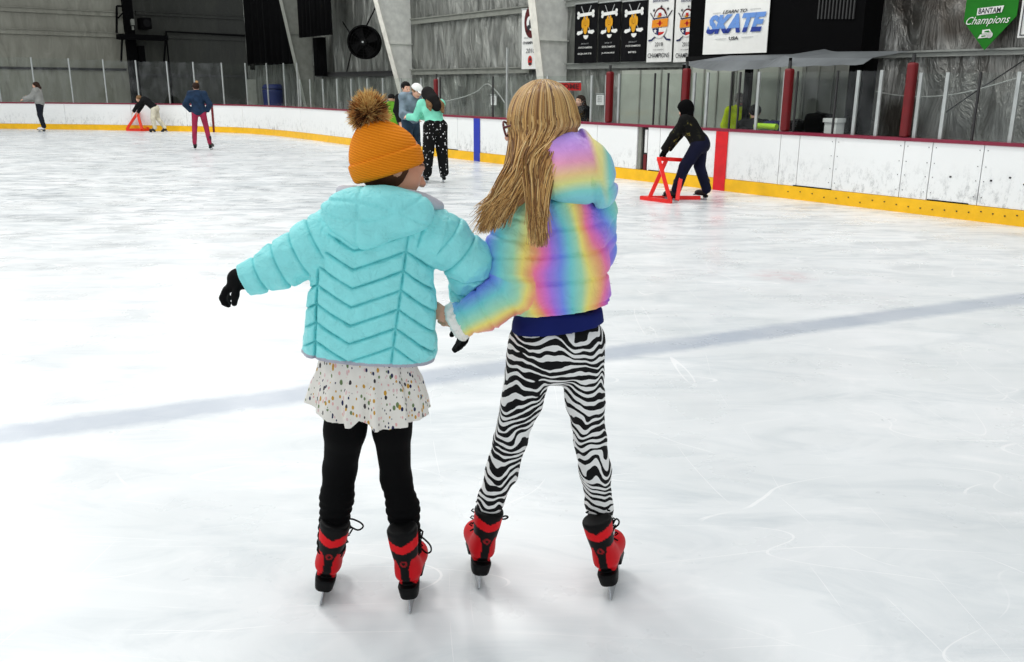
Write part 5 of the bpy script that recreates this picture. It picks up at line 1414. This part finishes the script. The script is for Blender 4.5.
# hood lying on the back
hood = union([ell(a(377, 211, -.105), (pr(a(377, 211), 53), .075, pr(a(377, 211), 24))), rc(a(343, 217, -.10), a(364, 231, -.13), .042, .040), rc(a(415, 215, -.10), a(366, 231, -.13), .042, .040), rc(a(345, 210, -.03), a(402, 209, -.03), .052, .05)], .03)
def hoodA(P):
    m = (xA(410) - xA(310)) / 100.0; k = (zA(300) - zA(310)) / 10.0
    u = 310 + (P[:, 0] - xA(310)) / m; v = 300 - (P[:, 2] - zA(300)) / k
    q = np.minimum(np.abs(u - (371 + (210 - v) * .1)) * m, np.abs(v - (203 + (u - 371) * .12 + .004 * (u - 371) ** 2)) * k)
    q = np.minimum(q, np.abs(v - (220 + (u - 371) * .05 - .012 * np.abs(u - 366) * np.abs(u - 366) * .5)) * k)
    return hood(P) - puff(q, .005, .004) + .003 - .003 * vnoise(P, 30, 8)
hoodA.bb = hood.bb
hd = sdf_obj('hood', hoodA, .0042, M['teal'], jk, colf=lambda V: np.tile(TEAL, (len(V), 1)))
m = MB(); ring = []
for i in range(40):
    t = 2 * PI * i / 40
    u = 390 + 48 * math.cos(t); v = 194 + 2.5 * math.cos(t) - 2.5 * math.sin(t) * 0
    ring.append(a(u, v + 10 * max(0, math.cos(t)) ** 3, .0 + .085 * math.sin(t) + .01))
m.tube(ring, .018, 10, closed=True); m.build('collar_lining', M['grey_fleece'], jk, smooth=True)

# skirt ----------------------------------------------------------
sk = px_loft(YA, [(440, 306, 431), (420, 307, 430), (400, 309, 427), (380, 314, 422, .115), (372, 318, 418, .10), (350, 322, 412, .095)], .125, .004, 2.1)
hem_u = [300, 307, 320, 330, 342, 352, 358, 361, 365, 376, 390, 405, 420, 431, 440]; hem_v = [415, 416, 421, 424, 427, 428.5, 424, 421, 424, 431, 432, 430, 427.5, 425.5, 425]
def skirtA(P):
    m = (xA(410) - xA(310)) / 100.0
    u = 310 + (P[:, 0] - xA(310)) / m
    th = np.arctan2(P[:, 1] - YA, P[:, 0] - xA(370))
    k = np.clip((zA(352) - P[:, 2]) / (zA(352) - zA(425)), 0, 1)
    d = sk(P) + k * (.010 * np.sin(th * 11 + 1) + .006 * np.sin(th * 19)) + .004 * k
    zh = np.interp(u, hem_u, [a(370, x, -.12)[2] for x in hem_v])
    d = np.maximum(d, zh - P[:, 2])
    inner = np.maximum(sk(P) + .03, P[:, 2] - zA(412))
    return np.maximum(d, -inner)
skirtA.bb = sk.bb
sdf_obj('skirt', skirtA, .0045, M['skirt'], pA)
# leggings
lg = union([chain([hipL, a(345, 430, .0), knL, a(337, 497, .02), GL + upL * .20], [.075, .062, .051, .050, .045], .02), chain([hipR, a(392, 430, .0), knR, a(403, 508, .02), GR + upR * .20], [.075, .057, .047, .049, .045], .02), ell(a(371, 385), (.15, .10, .08))], .01)
sdf_obj('leggings', grow(lg, lambda P: .0025 * np.sin(P[:, 2] * 260) * np.clip((.42 - P[:, 2]) / .1, 0, 1)), .0055, M['leggings'], pA)
# skates
lace_m = M['glove']
for G, ft, up, lu in ((GL, ftL, upL, [(345, 520), (352, 519), (361, 523), (363, 527), (358, 530), (351, 527), (346, 524)]), (GR, ftR, upR, [(416, 533), (423, 538), (430, 545), (431, 551), (427, 553), (422, 549), (417, 541)])):
    b, P, R = skate(pA, G, ft, up, 1.0, .0042, M['vskate'], colf=skate_cols, tall=.175)
    m = MB(); pts = [aty(u, v, G[1] + .06) for u, v in lu]
    m.tube(list(catmull([pts[0]] + pts + [pts[-1]], 6)), .0028, 6)
    p2 = [P(.045, .035, .27), P(.056, .04, .255), P(.05, .045, .235)]; m.tube(p2, .0028, 6)
    for z in (.2, .225, .25): m.tube([P(.04, .04, z), P(.050, .045, z + .004), P(.043, .05, z + .008)], .0026, 5)
    m.build('lace_loop', lace_m, b, smooth=True)
# gloves
gl = union([hand_sdf(a(242, 279.5, -.03), (-.78, -.05, -.52), (.42, .1, -.88), 1, .112, .95, fat=1.55), rc(a(252, 277, -.03), a(238, 279, -.03), .036, .031)], .01)
sdf_obj('glove', gl, .0038, M['glove'], pA)
gr = union([hand_sdf(a(466, 318, .10), (-.10, -.45, -.85), (-.8, -.4, .2), 1, .116, .35, fat=1.5), rc(a(466, 304, .11), a(463, 320, .10), .028, .027)], .01)
sdf_obj('glove', gr, .0038, M['glove'], pA)
# hat
hb, ht = a(389, 171), a(370, 114)
HU = unit(ht - hb); HX = unit(np.array([1, 0, 0]) - HU * HU[0]); HY = np.cross(HU, HX); RH = np.stack([HX, HY, HU], 1)
hat = loft([(.0, 0, 0, .094, .104), (.03, 0, 0, .099, .110), (.06, 0, 0, .098, .107), (.080, 0, 0, .091, .099), (.10, -.002, 0, .079, .086), (.12, -.004, 0, .062, .067), (.136, -.006, 0, .044, .048), (.150, -.008, 0, .024, .026)], .012, R=RH, O=hb)
htt = sdf_obj('hat', hat, .0045, M['knit'], pA)
cuff = loft([(-.008, .0, 0, .098, .108), (.0, .0, 0, .104, .114), (.02, 0, 0, .1065, .116), (.042, 0, 0, .106, .116), (.048, 0, 0, .103, .113)], .006, R=RH, O=hb)
sdf_obj('hat_cuff', cuff, .0045, M['knit'], htt)
pc = a(369, 113)
m = MB(); m.c = tuple(L3(96, 66, 34))
rad = pr(pc, 13)
core_V = []
for i in range(7000):
    z = RNG.uniform(-1, 1); t = RNG.uniform(0, 2 * PI); r_ = math.sqrt(1 - z * z)
    dv = np.array([r_ * math.cos(t), r_ * math.sin(t), z])
    clump = vnoise(dv[None] * 2.6, 1, 11)[0]; c2 = vnoise(dv[None] * 5.0, 1, 12)[0]
    L = pr(pc, 20) * (1 + .10 * clump + RNG.uniform(-.22, .06))
    bend = unit(np.array([0, 0, -.1]) + RNG.normal(0, 1.0, 3)) * L * .22
    b0 = pc + dv * rad * .3; b1 = pc + dv * L * .62 + bend * .3; b2 = pc + dv * L + bend
    if (b1 - pc) @ HU < -.07: continue
    s = clump * .6 + c2 * .5 + RNG.uniform(-.25, .25)
    base = L3(78, 48, 26) if s < -.22 else (L3(168, 116, 64) if s < .1 else L3(218, 170, 112))
    x = unit(np.cross(dv, RNG.normal(0, 1, 3))); y = np.cross(dv, x); w = .0013
    i0 = len(m.V); ring_ = []
    for p, ww, cc in ((b0, w, base), (b1, w, base), (b2, w * .3, np.minimum(base * 1.6, .85))):
        for k in range(3):
            an = 2 * PI * k / 3; m.V.append(tuple(p + (x * math.cos(an) + y * math.sin(an)) * ww)); m.C.append(tuple(cc))
    for r2 in (0, 1):
        for k in range(3): m.F.append((i0 + r2 * 3 + k, i0 + r2 * 3 + (k + 1) % 3, i0 + r2 * 3 + 3 + (k + 1) % 3, i0 + r2 * 3 + 3 + k))
m.c = None
M['fur'] = vcol('brown_fake_fur', 0.75, 0.25)
m.build('pom_pom', M['fur'], htt)
# short dark hair under the hat
hr = cut(ell(hA + HRA @ (np.array([0, -.09, .02]) * hhA), np.array([.385, .46, .40]) * hhA, HRA), rbox(hA + HRA @ (np.array([0, .5, -.1]) * hhA), np.array([.5, .38, .6]) * hhA, .01, HRA))
hr = clipf(hr, halfspace(hb + HU * .03, HU))
sdf_obj('hair', grow(hr, lambda P: .004 * vnoise(P * np.array([1, 1, .3]), 90, 6)), .0045, M['chesthair'], pA)

# ======== right skater: rainbow jacket, zebra leggings, long blond hair
YB = 2.60
b_ = lambda u, v, d=0.0: aty(u, v, YB + d)
GL, GR = gnd(478, 587), gnd(612, 598)
OB = (GL + GR) / 2; OB[2] = 0
upL = unit(b_(489, 512, 0) - GL); upR = unit(b_(601, 520, 0) - GR)
ftL, ftR = unit([-.17, 1, 0]), unit([.25, 1, 0])
hB = b_(538, 123, -.01); hhB = .205
HRB = frame(unit([-.95, .24, -.22]), unit([-.12, .0, 1]))
shL, elL, wrL = b_(522, 212, -.01), b_(514, 288, -.05), b_(458, 320, -.08)
shR, elR, wrR = b_(590, 212, .02), b_(592, 250, .13), b_(566, 285, .26)
hipL, hipR = b_(534, 358), b_(580, 358)
knL, knR = b_(510, 440, .03), b_(590, 444, .03)
anL, anR = GL + upL * .16, GR + upR * .16
parts = [rc(b_(557, 335), b_(558, 305), .07, .08), rc(b_(558, 305), b_(560, 235), .08, .10), rc(shL, shR, .055), rc(b_(556, 215), hB - HRB[:, 2] * .06, .055, .045),
         chain([shL, elL, wrL], [.045, .037, .027]), chain([shR, elR, wrR], [.045, .037, .027]), chain([hipL, knL, GL + upL * .31 + ftL * .006, GL + upL * .2 + ftL * .014], [.042, .034, .02, .018]), chain([hipR, knR, GR + upR * .31 + ftR * .006, GR + upR * .2 + ftR * .014], [.042, .034, .02, .018]),
         rc(anL, anL + ftL * .08 - Z3 * .02, .026, .02), rc(anR, anR + ftR * .08 - Z3 * .02, .026, .02),
         hand_sdf(wrL, (-.88, -.12, .40), (-.35, .9, .1), 1, .105, .8), hand_sdf(wrR, (-.8, .3, -.1), (-.2, -.6, .2), 1, .13, .5)]
fB = union([union(parts, .02), head_prims(hB, HRB, hhB)], .012)
def bodycolB(V):
    c = head_cols(hB, HRB, hhB, SKIN, V, np.tile(L3(224, 168, 142), (len(V), 1)), (130, 96, 56))
    return c
pB = sdf_obj('person', fB, .0052, M['skin'], origin=OB, colf=bodycolB)
tag(pB, 'person in a rainbow jacket and zebra leggings with long blond hair, linking arms', 'person')

torsB = px_loft(YB, [(328, 508, 600), (316, 507, 605), (304, 509, 609), (285, 514, 609), (255, 516, 608), (225, 515, 606), (208, 520, 601), (197, 534, 592), (190, 545, 585)], .125, .02, 2.3)
aL = [b_(521, 214, -.02), b_(514, 250, -.03), b_(514, 287, -.06), b_(488, 307, -.08), b_(459, 321, -.08)]
armL = chain(aL, [pr(aL[0], 28), pr(aL[1], 26), pr(aL[2], 25), pr(aL[3], 21), pr(aL[4], 17.5)], .02)
aR = [shR, elR, wrR]; armR = chain(aR, [.078, .07, .055], .02)
xB = lambda u: b_(u, 270)[0]
zB = lambda v: b_(560, v, -.1)[2]
mB = (xB(610) - xB(510)) / 100.0; kB = (zB(270) - zB(280)) / 10.0
def uvB(P): return 510 + (P[:, 0] - xB(510)) / mB, 270 - (P[:, 2] - zB(270)) / kB
dLB = unit(aL[4] - aL[3])
def jB(P):
    u, v = uvB(P)
    dt = torsB(P); dl = armL(P); dr = armR(P)
    w = v + (u - 560) * .09
    q = np.min([np.abs(w - x) for x in (200, 229, 255, 282, 309)], axis=0) * kB
    dt = dt - puff(q, .008, .006) + .004
    tl, _ = path_t(P, aL); tr, _ = path_t(P, aR)
    dl = dl - puff(ringq(tl, .062, .3), .0065, .006) + .004
    dr = dr - puff(ringq(tr, .07, .3), .009, .012) + .006
    dl = np.where(np.linalg.norm(P - aL[4], axis=1) < .12, np.maximum(dl, (P - aL[4]) @ dLB + .004), dl)
    d = smin(smin(dt, dl, .014), dr, .014)
    fold = .004 * np.sin(70 * (P[:, 2] + .9 * P[:, 0]) + 3 * vnoise(P, 9, 3)) * np.clip(vnoise(P, 7, 5) + .2, 0, 1)
    d = d - .0045 * vnoise(P, 24, 1) - fold
    return np.maximum(d, (zB(322) + .0 + (u - 508) * .00023 * 1.2) - P[:, 2]) if False else d
jB.bb = bbof([torsB, armL, armR])
RAIN = [(0.0, (176, 126, 236)), (.15, (126, 150, 244)), (.32, (122, 214, 220)), (.50, (170, 228, 190)), (.62, (252, 236, 128)), (.74, (252, 176, 128)), (.82, (252, 128, 176)), (.92, (226, 120, 214)), (1.0, (176, 126, 236))]
RX = [r[0] for r in RAIN]; RC = np.array([lin(r[1]) for r in RAIN])
def rain(ph):
    p = ph % 1.0; return np.stack([np.interp(p, RX, RC[:, k]) for k in range(3)], 1)
def colB(V):
    u, v = uvB(V)
    wob = .16 * vnoise(V, 6, 21) + .07 * vnoise(V, 15, 22)
    ph = u - 548 - (v - 270) * .10 + 10 * np.clip((235 - v) / 40, 0, 1); ph = np.where(ph > 0, ph / 58.0, ph / 65.0) + wob
    tl, dist = path_t(V, aL)
    L1 = np.linalg.norm(aL[1] - aL[0]) + np.linalg.norm(aL[2] - aL[1])
    up_off = (u - 490 + (v - 250) * .12) / 48.0
    n = unit(np.array([-(aL[4] - aL[2])[2], 0, (aL[4] - aL[2])[0]])); n = n if n[2] < 0 else -n      # across the forearm, downward
    fo = ((V - aL[3]) @ n) / .135 + .5
    s = np.clip((tl - L1 + .03) / .08, 0, 1)
    ph2 = .16 + .64 * np.clip((1 - s) * up_off + s * fo, -.1, 1.15) + wob * .6
    isarm = (armL(V) < torsB(V))
    return np.where(isarm[:, None], rain(ph2), rain(ph))
hemB = halfspace(b_(506, 321, -.12), unit([.12, 0, -1]))
jk = sdf_obj('jacket', clipf(jB, lambda P: np.where((P[:, 0] > xB(500)) & (P[:, 2] < zB(295)) & (P[:, 1] > YB - .14), np.where(armL(P) < .0, -1, hemB(P)), -1)), .0042, M['rainbow'], pB, colf=colB)
hood = union([ell(b_(570, 166, -.09), (pr(b_(570, 166), 35), .095, pr(b_(570, 166), 30)), frame(unit([.1, 1, 0]), unit([-.35, 0, 1]))), ell(b_(597, 176, -.05), (pr(b_(597, 176), 18), .10, pr(b_(597, 176), 30)), frame([0, 1, 0], unit([-.3, 0, 1]))), rc(b_(556, 150, -.06), b_(577, 140, -.04), .04, .035), rc(b_(558, 186, -.12), b_(600, 192, -.10), .035, .035)], .025)
def hoodB(P):
    u, v = uvB(P)
    q = np.abs(u - (590 + (v - 165) * .35 - .010 * (v - 165) ** 2)) * mB
    q = np.minimum(q, np.abs(v - (186 - (u - 590) * .1 - .8 * np.abs(u - 600)) - 8) * kB + (u < 585) * .1)
    return hood(P) - puff(q, .012, .012) + .008 - .004 * vnoise(P, 22, 9)
hoodB.bb = hood.bb
def colHood(V):
    u, v = uvB(V); wob = .10 * vnoise(V, 8, 31)
    ph = .98 + (v - 138) / -68.0 + wob - 0.0 * u
    main = rain(1.05 - (137 - v) / -68.0 * 0 - 0 + 0 * u) if False else None
    t = np.clip((v - 128 + (u - 570) * .15) / 72.0 + wob * .6, 0, 1)
    stops = [(0, (150, 168, 240)), (.14, (178, 150, 240)), (.34, (222, 160, 236)), (.50, (252, 170, 204)), (.66, (252, 214, 150)), (.76, (236, 236, 150)), (.9, (140, 222, 214)), (1.0, (136, 214, 226))]
    c1 = np.stack([np.interp(t, [s[0] for s in stops], [lin(s[1])[k] for s in stops]) for k in range(3)], 1)
    t2 = np.clip((u - 586) / 28.0 + wob, 0, 1)
    st2 = [(0, (250, 232, 140)), (.3, (240, 236, 160)), (.55, (140, 224, 216)), (.85, (150, 200, 236)), (1, (176, 140, 236))]
    c2 = np.stack([np.interp(t2, [s[0] for s in st2], [lin(s[1])[k] for s in st2]) for k in range(3)], 1)
    e = np.clip((u - (586 + (v - 165) * .3)) / 6, 0, 1)[:, None]
    return c1 * (1 - e) + c2 * e
sdf_obj('hood', hoodB, .0042, M['rainbow'], jk, colf=colHood)
# fluffy cuff
cw = aL[4]
Rc = frame(dLB)
cf = loft([(-.016, 0, 0, .052, .055), (.0, 0, 0, .057, .060), (.016, 0, 0, .055, .058), (.026, 0, 0, .046, .048)], .012, R=np.stack([Rc[:, 0], -Rc[:, 2], Rc[:, 1]], 1), O=cw)
sdf_obj('fleece_cuff', grow(cf, lambda P: .006 * vnoise(P, 110, 4) + .003 * vnoise(P, 220, 5)), .0042, M['white_fur'], jk)
# navy shirt
sh = px_loft(YB, [(344, 508, 605), (336, 511, 605), (322, 512, 604), (306, 516, 602)], .112, .012, 2.2)
sdf_obj('shirt', clipf(grow(sh, lambda P: .003 * vnoise(P, 26, 2)), halfspace(b_(512, 341, -.11), unit([.13, 0, -1]))), .005, M['navy_knit'], pB)
# zebra leggings
hl, hr_ = b_(531, 360), b_(582, 358)
lg = union([ell(b_(556.5, 345), (pr(b_(556, 350), 49), .10, pr(b_(556, 350), 42))), chain([hl, b_(522, 400), b_(510, 440, .02), b_(502, 470, .02), GL + upL * .31 + ftL * .006, GL + upL * .21 + ftL * .014], [pr(hl, 25), pr(hl, 20.5), pr(hl, 16.5), pr(knL, 16), pr(knL, 12.5), .036], .02),
            chain([hr_, b_(585, 400), b_(590, 440, .02), b_(595, 470, .02), GR + upR * .31 + ftR * .006, GR + upR * .21 + ftR * .014], [pr(hr_, 23), pr(hr_, 19), pr(hr_, 16), pr(knR, 15.5), pr(knR, 13), .036], .02)], .012)
sdf_obj('leggings', grow(lg, lambda P: .0025 * vnoise(P * np.array([1, 1, 2.2]), 22, 2)), .005, M['zebra'], pB)
for G, ft, up, lu in ((GL, ftL, upL, [(499, 518), (505, 516), (508, 517), (505, 519), (500, 519)]), (GR, ftR, upR, [(613, 524), (616, 519), (619, 521), (618, 525), (614, 527)])):
    b, P, R = skate(pB, G, ft, up, 1.0, .0042, M['vskate'], colf=skate_cols, tall=.165)
    m = MB(); pts = [aty(u, v, G[1] + .05) for u, v in lu]
    m.tube(list(catmull([pts[0]] + pts + [pts[-1]], 6)), .0028, 6)
    for z in (.2, .225, .25): m.tube([P(.04, .04, z), P(.050, .045, z + .004), P(.043, .05, z + .008)], .0026, 5); m.tube([P(-.04, .04, z), P(-.050, .045, z + .004), P(-.043, .05, z + .008)], .0026, 5)
    m.build('lace_loop', lace_m, b, smooth=True)
# glasses
M['frames'] = plain('dark_red_glasses_frame', (96, 16, 30), 0.35, spec=0.5)
m = MB(); g = lambda x, y, z: hB + HRB @ (np.array([x, y, z]) * hhB)
for s in (1, -1):
    m.tube([g(s * .17 + .125 * math.cos(t), .44 - .02 * abs(math.cos(t)), .02 + .10 * math.sin(t)) for t in np.linspace(0, 2 * PI, 24, endpoint=False)], .0032, 6, closed=True)
    m.tube([g(s * .30, .42, .05), g(s * .36, .2, .05), g(s * .36, -.03, .04), g(s * .35, -.1, -.02)], .0028, 6)
m.tube([g(-.05, .455, .03), g(0, .47, .05), g(.05, .455, .03)], .0028, 6)
gg = m.build('glasses', M['frames'], pB, smooth=True)
m = MB()
for s in (1, -1):
    V = [g(s * .17 + .115 * math.cos(t), .435, .02 + .09 * math.sin(t)) for t in np.linspace(0, 2 * PI, 20, endpoint=False)]
    m.add(V + [v + HRB[:, 1] * .001 for v in V], [tuple(range(20)), tuple(reversed(range(20, 40)))])
m.build('lens', M['glass'], gg)
# hair: a solid mass and strands over it
hcn = b_(543, 120.5, -.01); HRr = np.array([pr(hcn, 34), .116, pr(hcn, 38)])
def hpt(u, v, d): return b_(u, v, d)
base = union([ell(hcn, HRr * .985), chain([b_(541, 135, -.03), b_(533, 165, -.085), b_(517, 196, -.10), b_(500, 222, -.11)], [.082, .050, .022, .006], .02), chain([b_(550, 135, -.04), b_(543, 165, -.12), b_(539, 195, -.155), b_(539, 228, -.17)], [.070, .036, .016, .006], .02)], .03)
base = cut(base, rbox(g(0, .66, -.24), np.array([.5, .28, .55]) * hhB, .01, HRB))
HC = [L3(216, 174, 108), L3(186, 140, 80), L3(150, 106, 58), L3(232, 198, 138), L3(122, 84, 46), L3(202, 158, 94)]
def hcolf(V):
    n = vnoise(V * np.array([1, 1, .12]), 120, 3)[:, None]; return L3(162, 116, 64) * (1 - .35 * n)
hair = sdf_obj('hair', grow(base, lambda P: .003 * vnoise(P * np.array([1, 1, .15]), 90, 6)), .0045, M['strand'], pB, colf=hcolf)
m = MB()
def strand(pts, r, col):
    C = catmull([pts[0]] + pts + [pts[-1]], 7); n = len(C)
    i0 = len(m.V)
    for i, p in enumerate(C):
        t = C[min(i + 1, n - 1)] - C[max(i - 1, 0)]; t /= np.linalg.norm(t) + 1e-9
        x = np.cross(t, [0, 1.0, 0]); x /= np.linalg.norm(x) + 1e-9; y = np.cross(t, x)
        f = i / (n - 1); rr = r * (1 - .75 * max(0, (f - .75) / .25)); cc = col * (1.12 if f > .6 else 1.0)
        for k in range(4):
            an = PI / 2 * k; m.V.append(tuple(p + (x * math.cos(an) * 1.5 + y * math.sin(an) * .8) * rr)); m.C.append(tuple(np.minimum(cc, 1)))
    for i in range(n - 1):
        for k in range(4): m.F.append((i0 + i * 4 + k, i0 + i * 4 + (k + 1) % 4, i0 + i * 4 + 4 + (k + 1) % 4, i0 + i * 4 + 4 + k))
for i in range(2600):
    phi = RNG.uniform(-112, 118); w = RNG.uniform(0, 1)
    ph = math.radians(phi)
    r_ = 1.0 + RNG.uniform(-.03, .045)
    th0 = RNG.uniform(2, 34) if RNG.random() < .8 else RNG.uniform(30, 80)
    pts = []
    jj = RNG.normal(0, 2.2)
    for th in np.linspace(th0, 100, 5):
        t = math.radians(th)
        pts.append(hcn + HRr * r_ * np.array([math.sin(t) * math.sin(ph), -math.sin(t) * math.cos(ph), math.cos(t)]))
    side = np.interp(phi, [-112, -60, 0, 60, 118], [0, .18, .45, .75, 1.0])
    e = RNG.normal(0, 1, 6)
    g1 = b_(np.interp(side, [0, .5, 1], [512, 532, 556]) + e[0] * 2 + jj, 158 + e[1] * 3, np.interp(side, [0, .4, 1], [-.06, -.13, -.14]) - .02 * w)
    right = side > .55 + .12 * e[5]
    if right:
        g2 = b_(np.interp(side, [.4, 1], [531, 545]) + e[2] * 2 + jj, 193 + e[3] * 3, -.165 - .018 * w)
        g3 = b_(np.interp(side, [.4, 1], [532, 543]) + e[4] * 2.5 + jj, 212 + RNG.uniform(5, 36), -.185 - .015 * w)
    else:
        g2 = b_(np.interp(side, [0, .6], [499, 520]) + e[2] * 2 + jj, 190 + e[3] * 3, -.115 - .02 * w)
        g3 = b_(np.interp(side, [0, .6], [480, 504]) + e[4] * 3.5 + jj, np.interp(side, [0, .6], [222, 214]) + RNG.uniform(-16, 14), -.125 - .02 * w)
    strand(pts + [g1, g2, g3], RNG.uniform(.0008, .0015), HC[int(RNG.integers(0, len(HC)))] * RNG.uniform(.8, 1.12))
m.build('strands', M['strand'], hair, smooth=True)

# ================================================================== LIGHT
w = bpy.data.worlds.new('rink_air'); SC.world = w; w.use_nodes = True
w.node_tree.nodes['Background'].inputs[0].default_value = (0.93, 0.97, 1.0, 1); w.node_tree.nodes['Background'].inputs[1].default_value = 0.72
def lamp(x, y, z, pw, sx=2.4, sy=1.0, rot=0.0, name='rink_lamp'):
    l = bpy.data.lights.new(name, 'AREA'); l.shape = 'RECTANGLE'; l.size = sx; l.size_y = sy; l.energy = pw; l.color = (1.0, 0.985, 0.95)
    o = bpy.data.objects.new(name, l); COL.objects.link(o); o.location = (x, y, z); o.rotation_euler = (0, 0, rot); return o
rz = math.atan2(D2[1], D2[0])
for i in range(-1, 4):
    for j in range(0, 3):
        p = A0 + D2 * (-7 + i * 6.5) - N2 * (2.5 + j * 7.5)
        lamp(p[0], p[1], 7.8, 165, rot=rz)
SC.view_settings.view_transform = 'Standard'
try: SC.view_settings.look = 'None'
except Exception: pass
SC.view_settings.gamma = 1.0; SC.view_settings.exposure = 0.0; SC.view_settings.use_curve_mapping = False
SC.cycles.max_bounces = 8; SC.cycles.transparent_max_bounces = 16; SC.cycles.use_denoising = True
SC.cycles.sample_clamp_indirect = 6.0; SC.cycles.caustics_reflective = False; SC.cycles.caustics_refractive = False
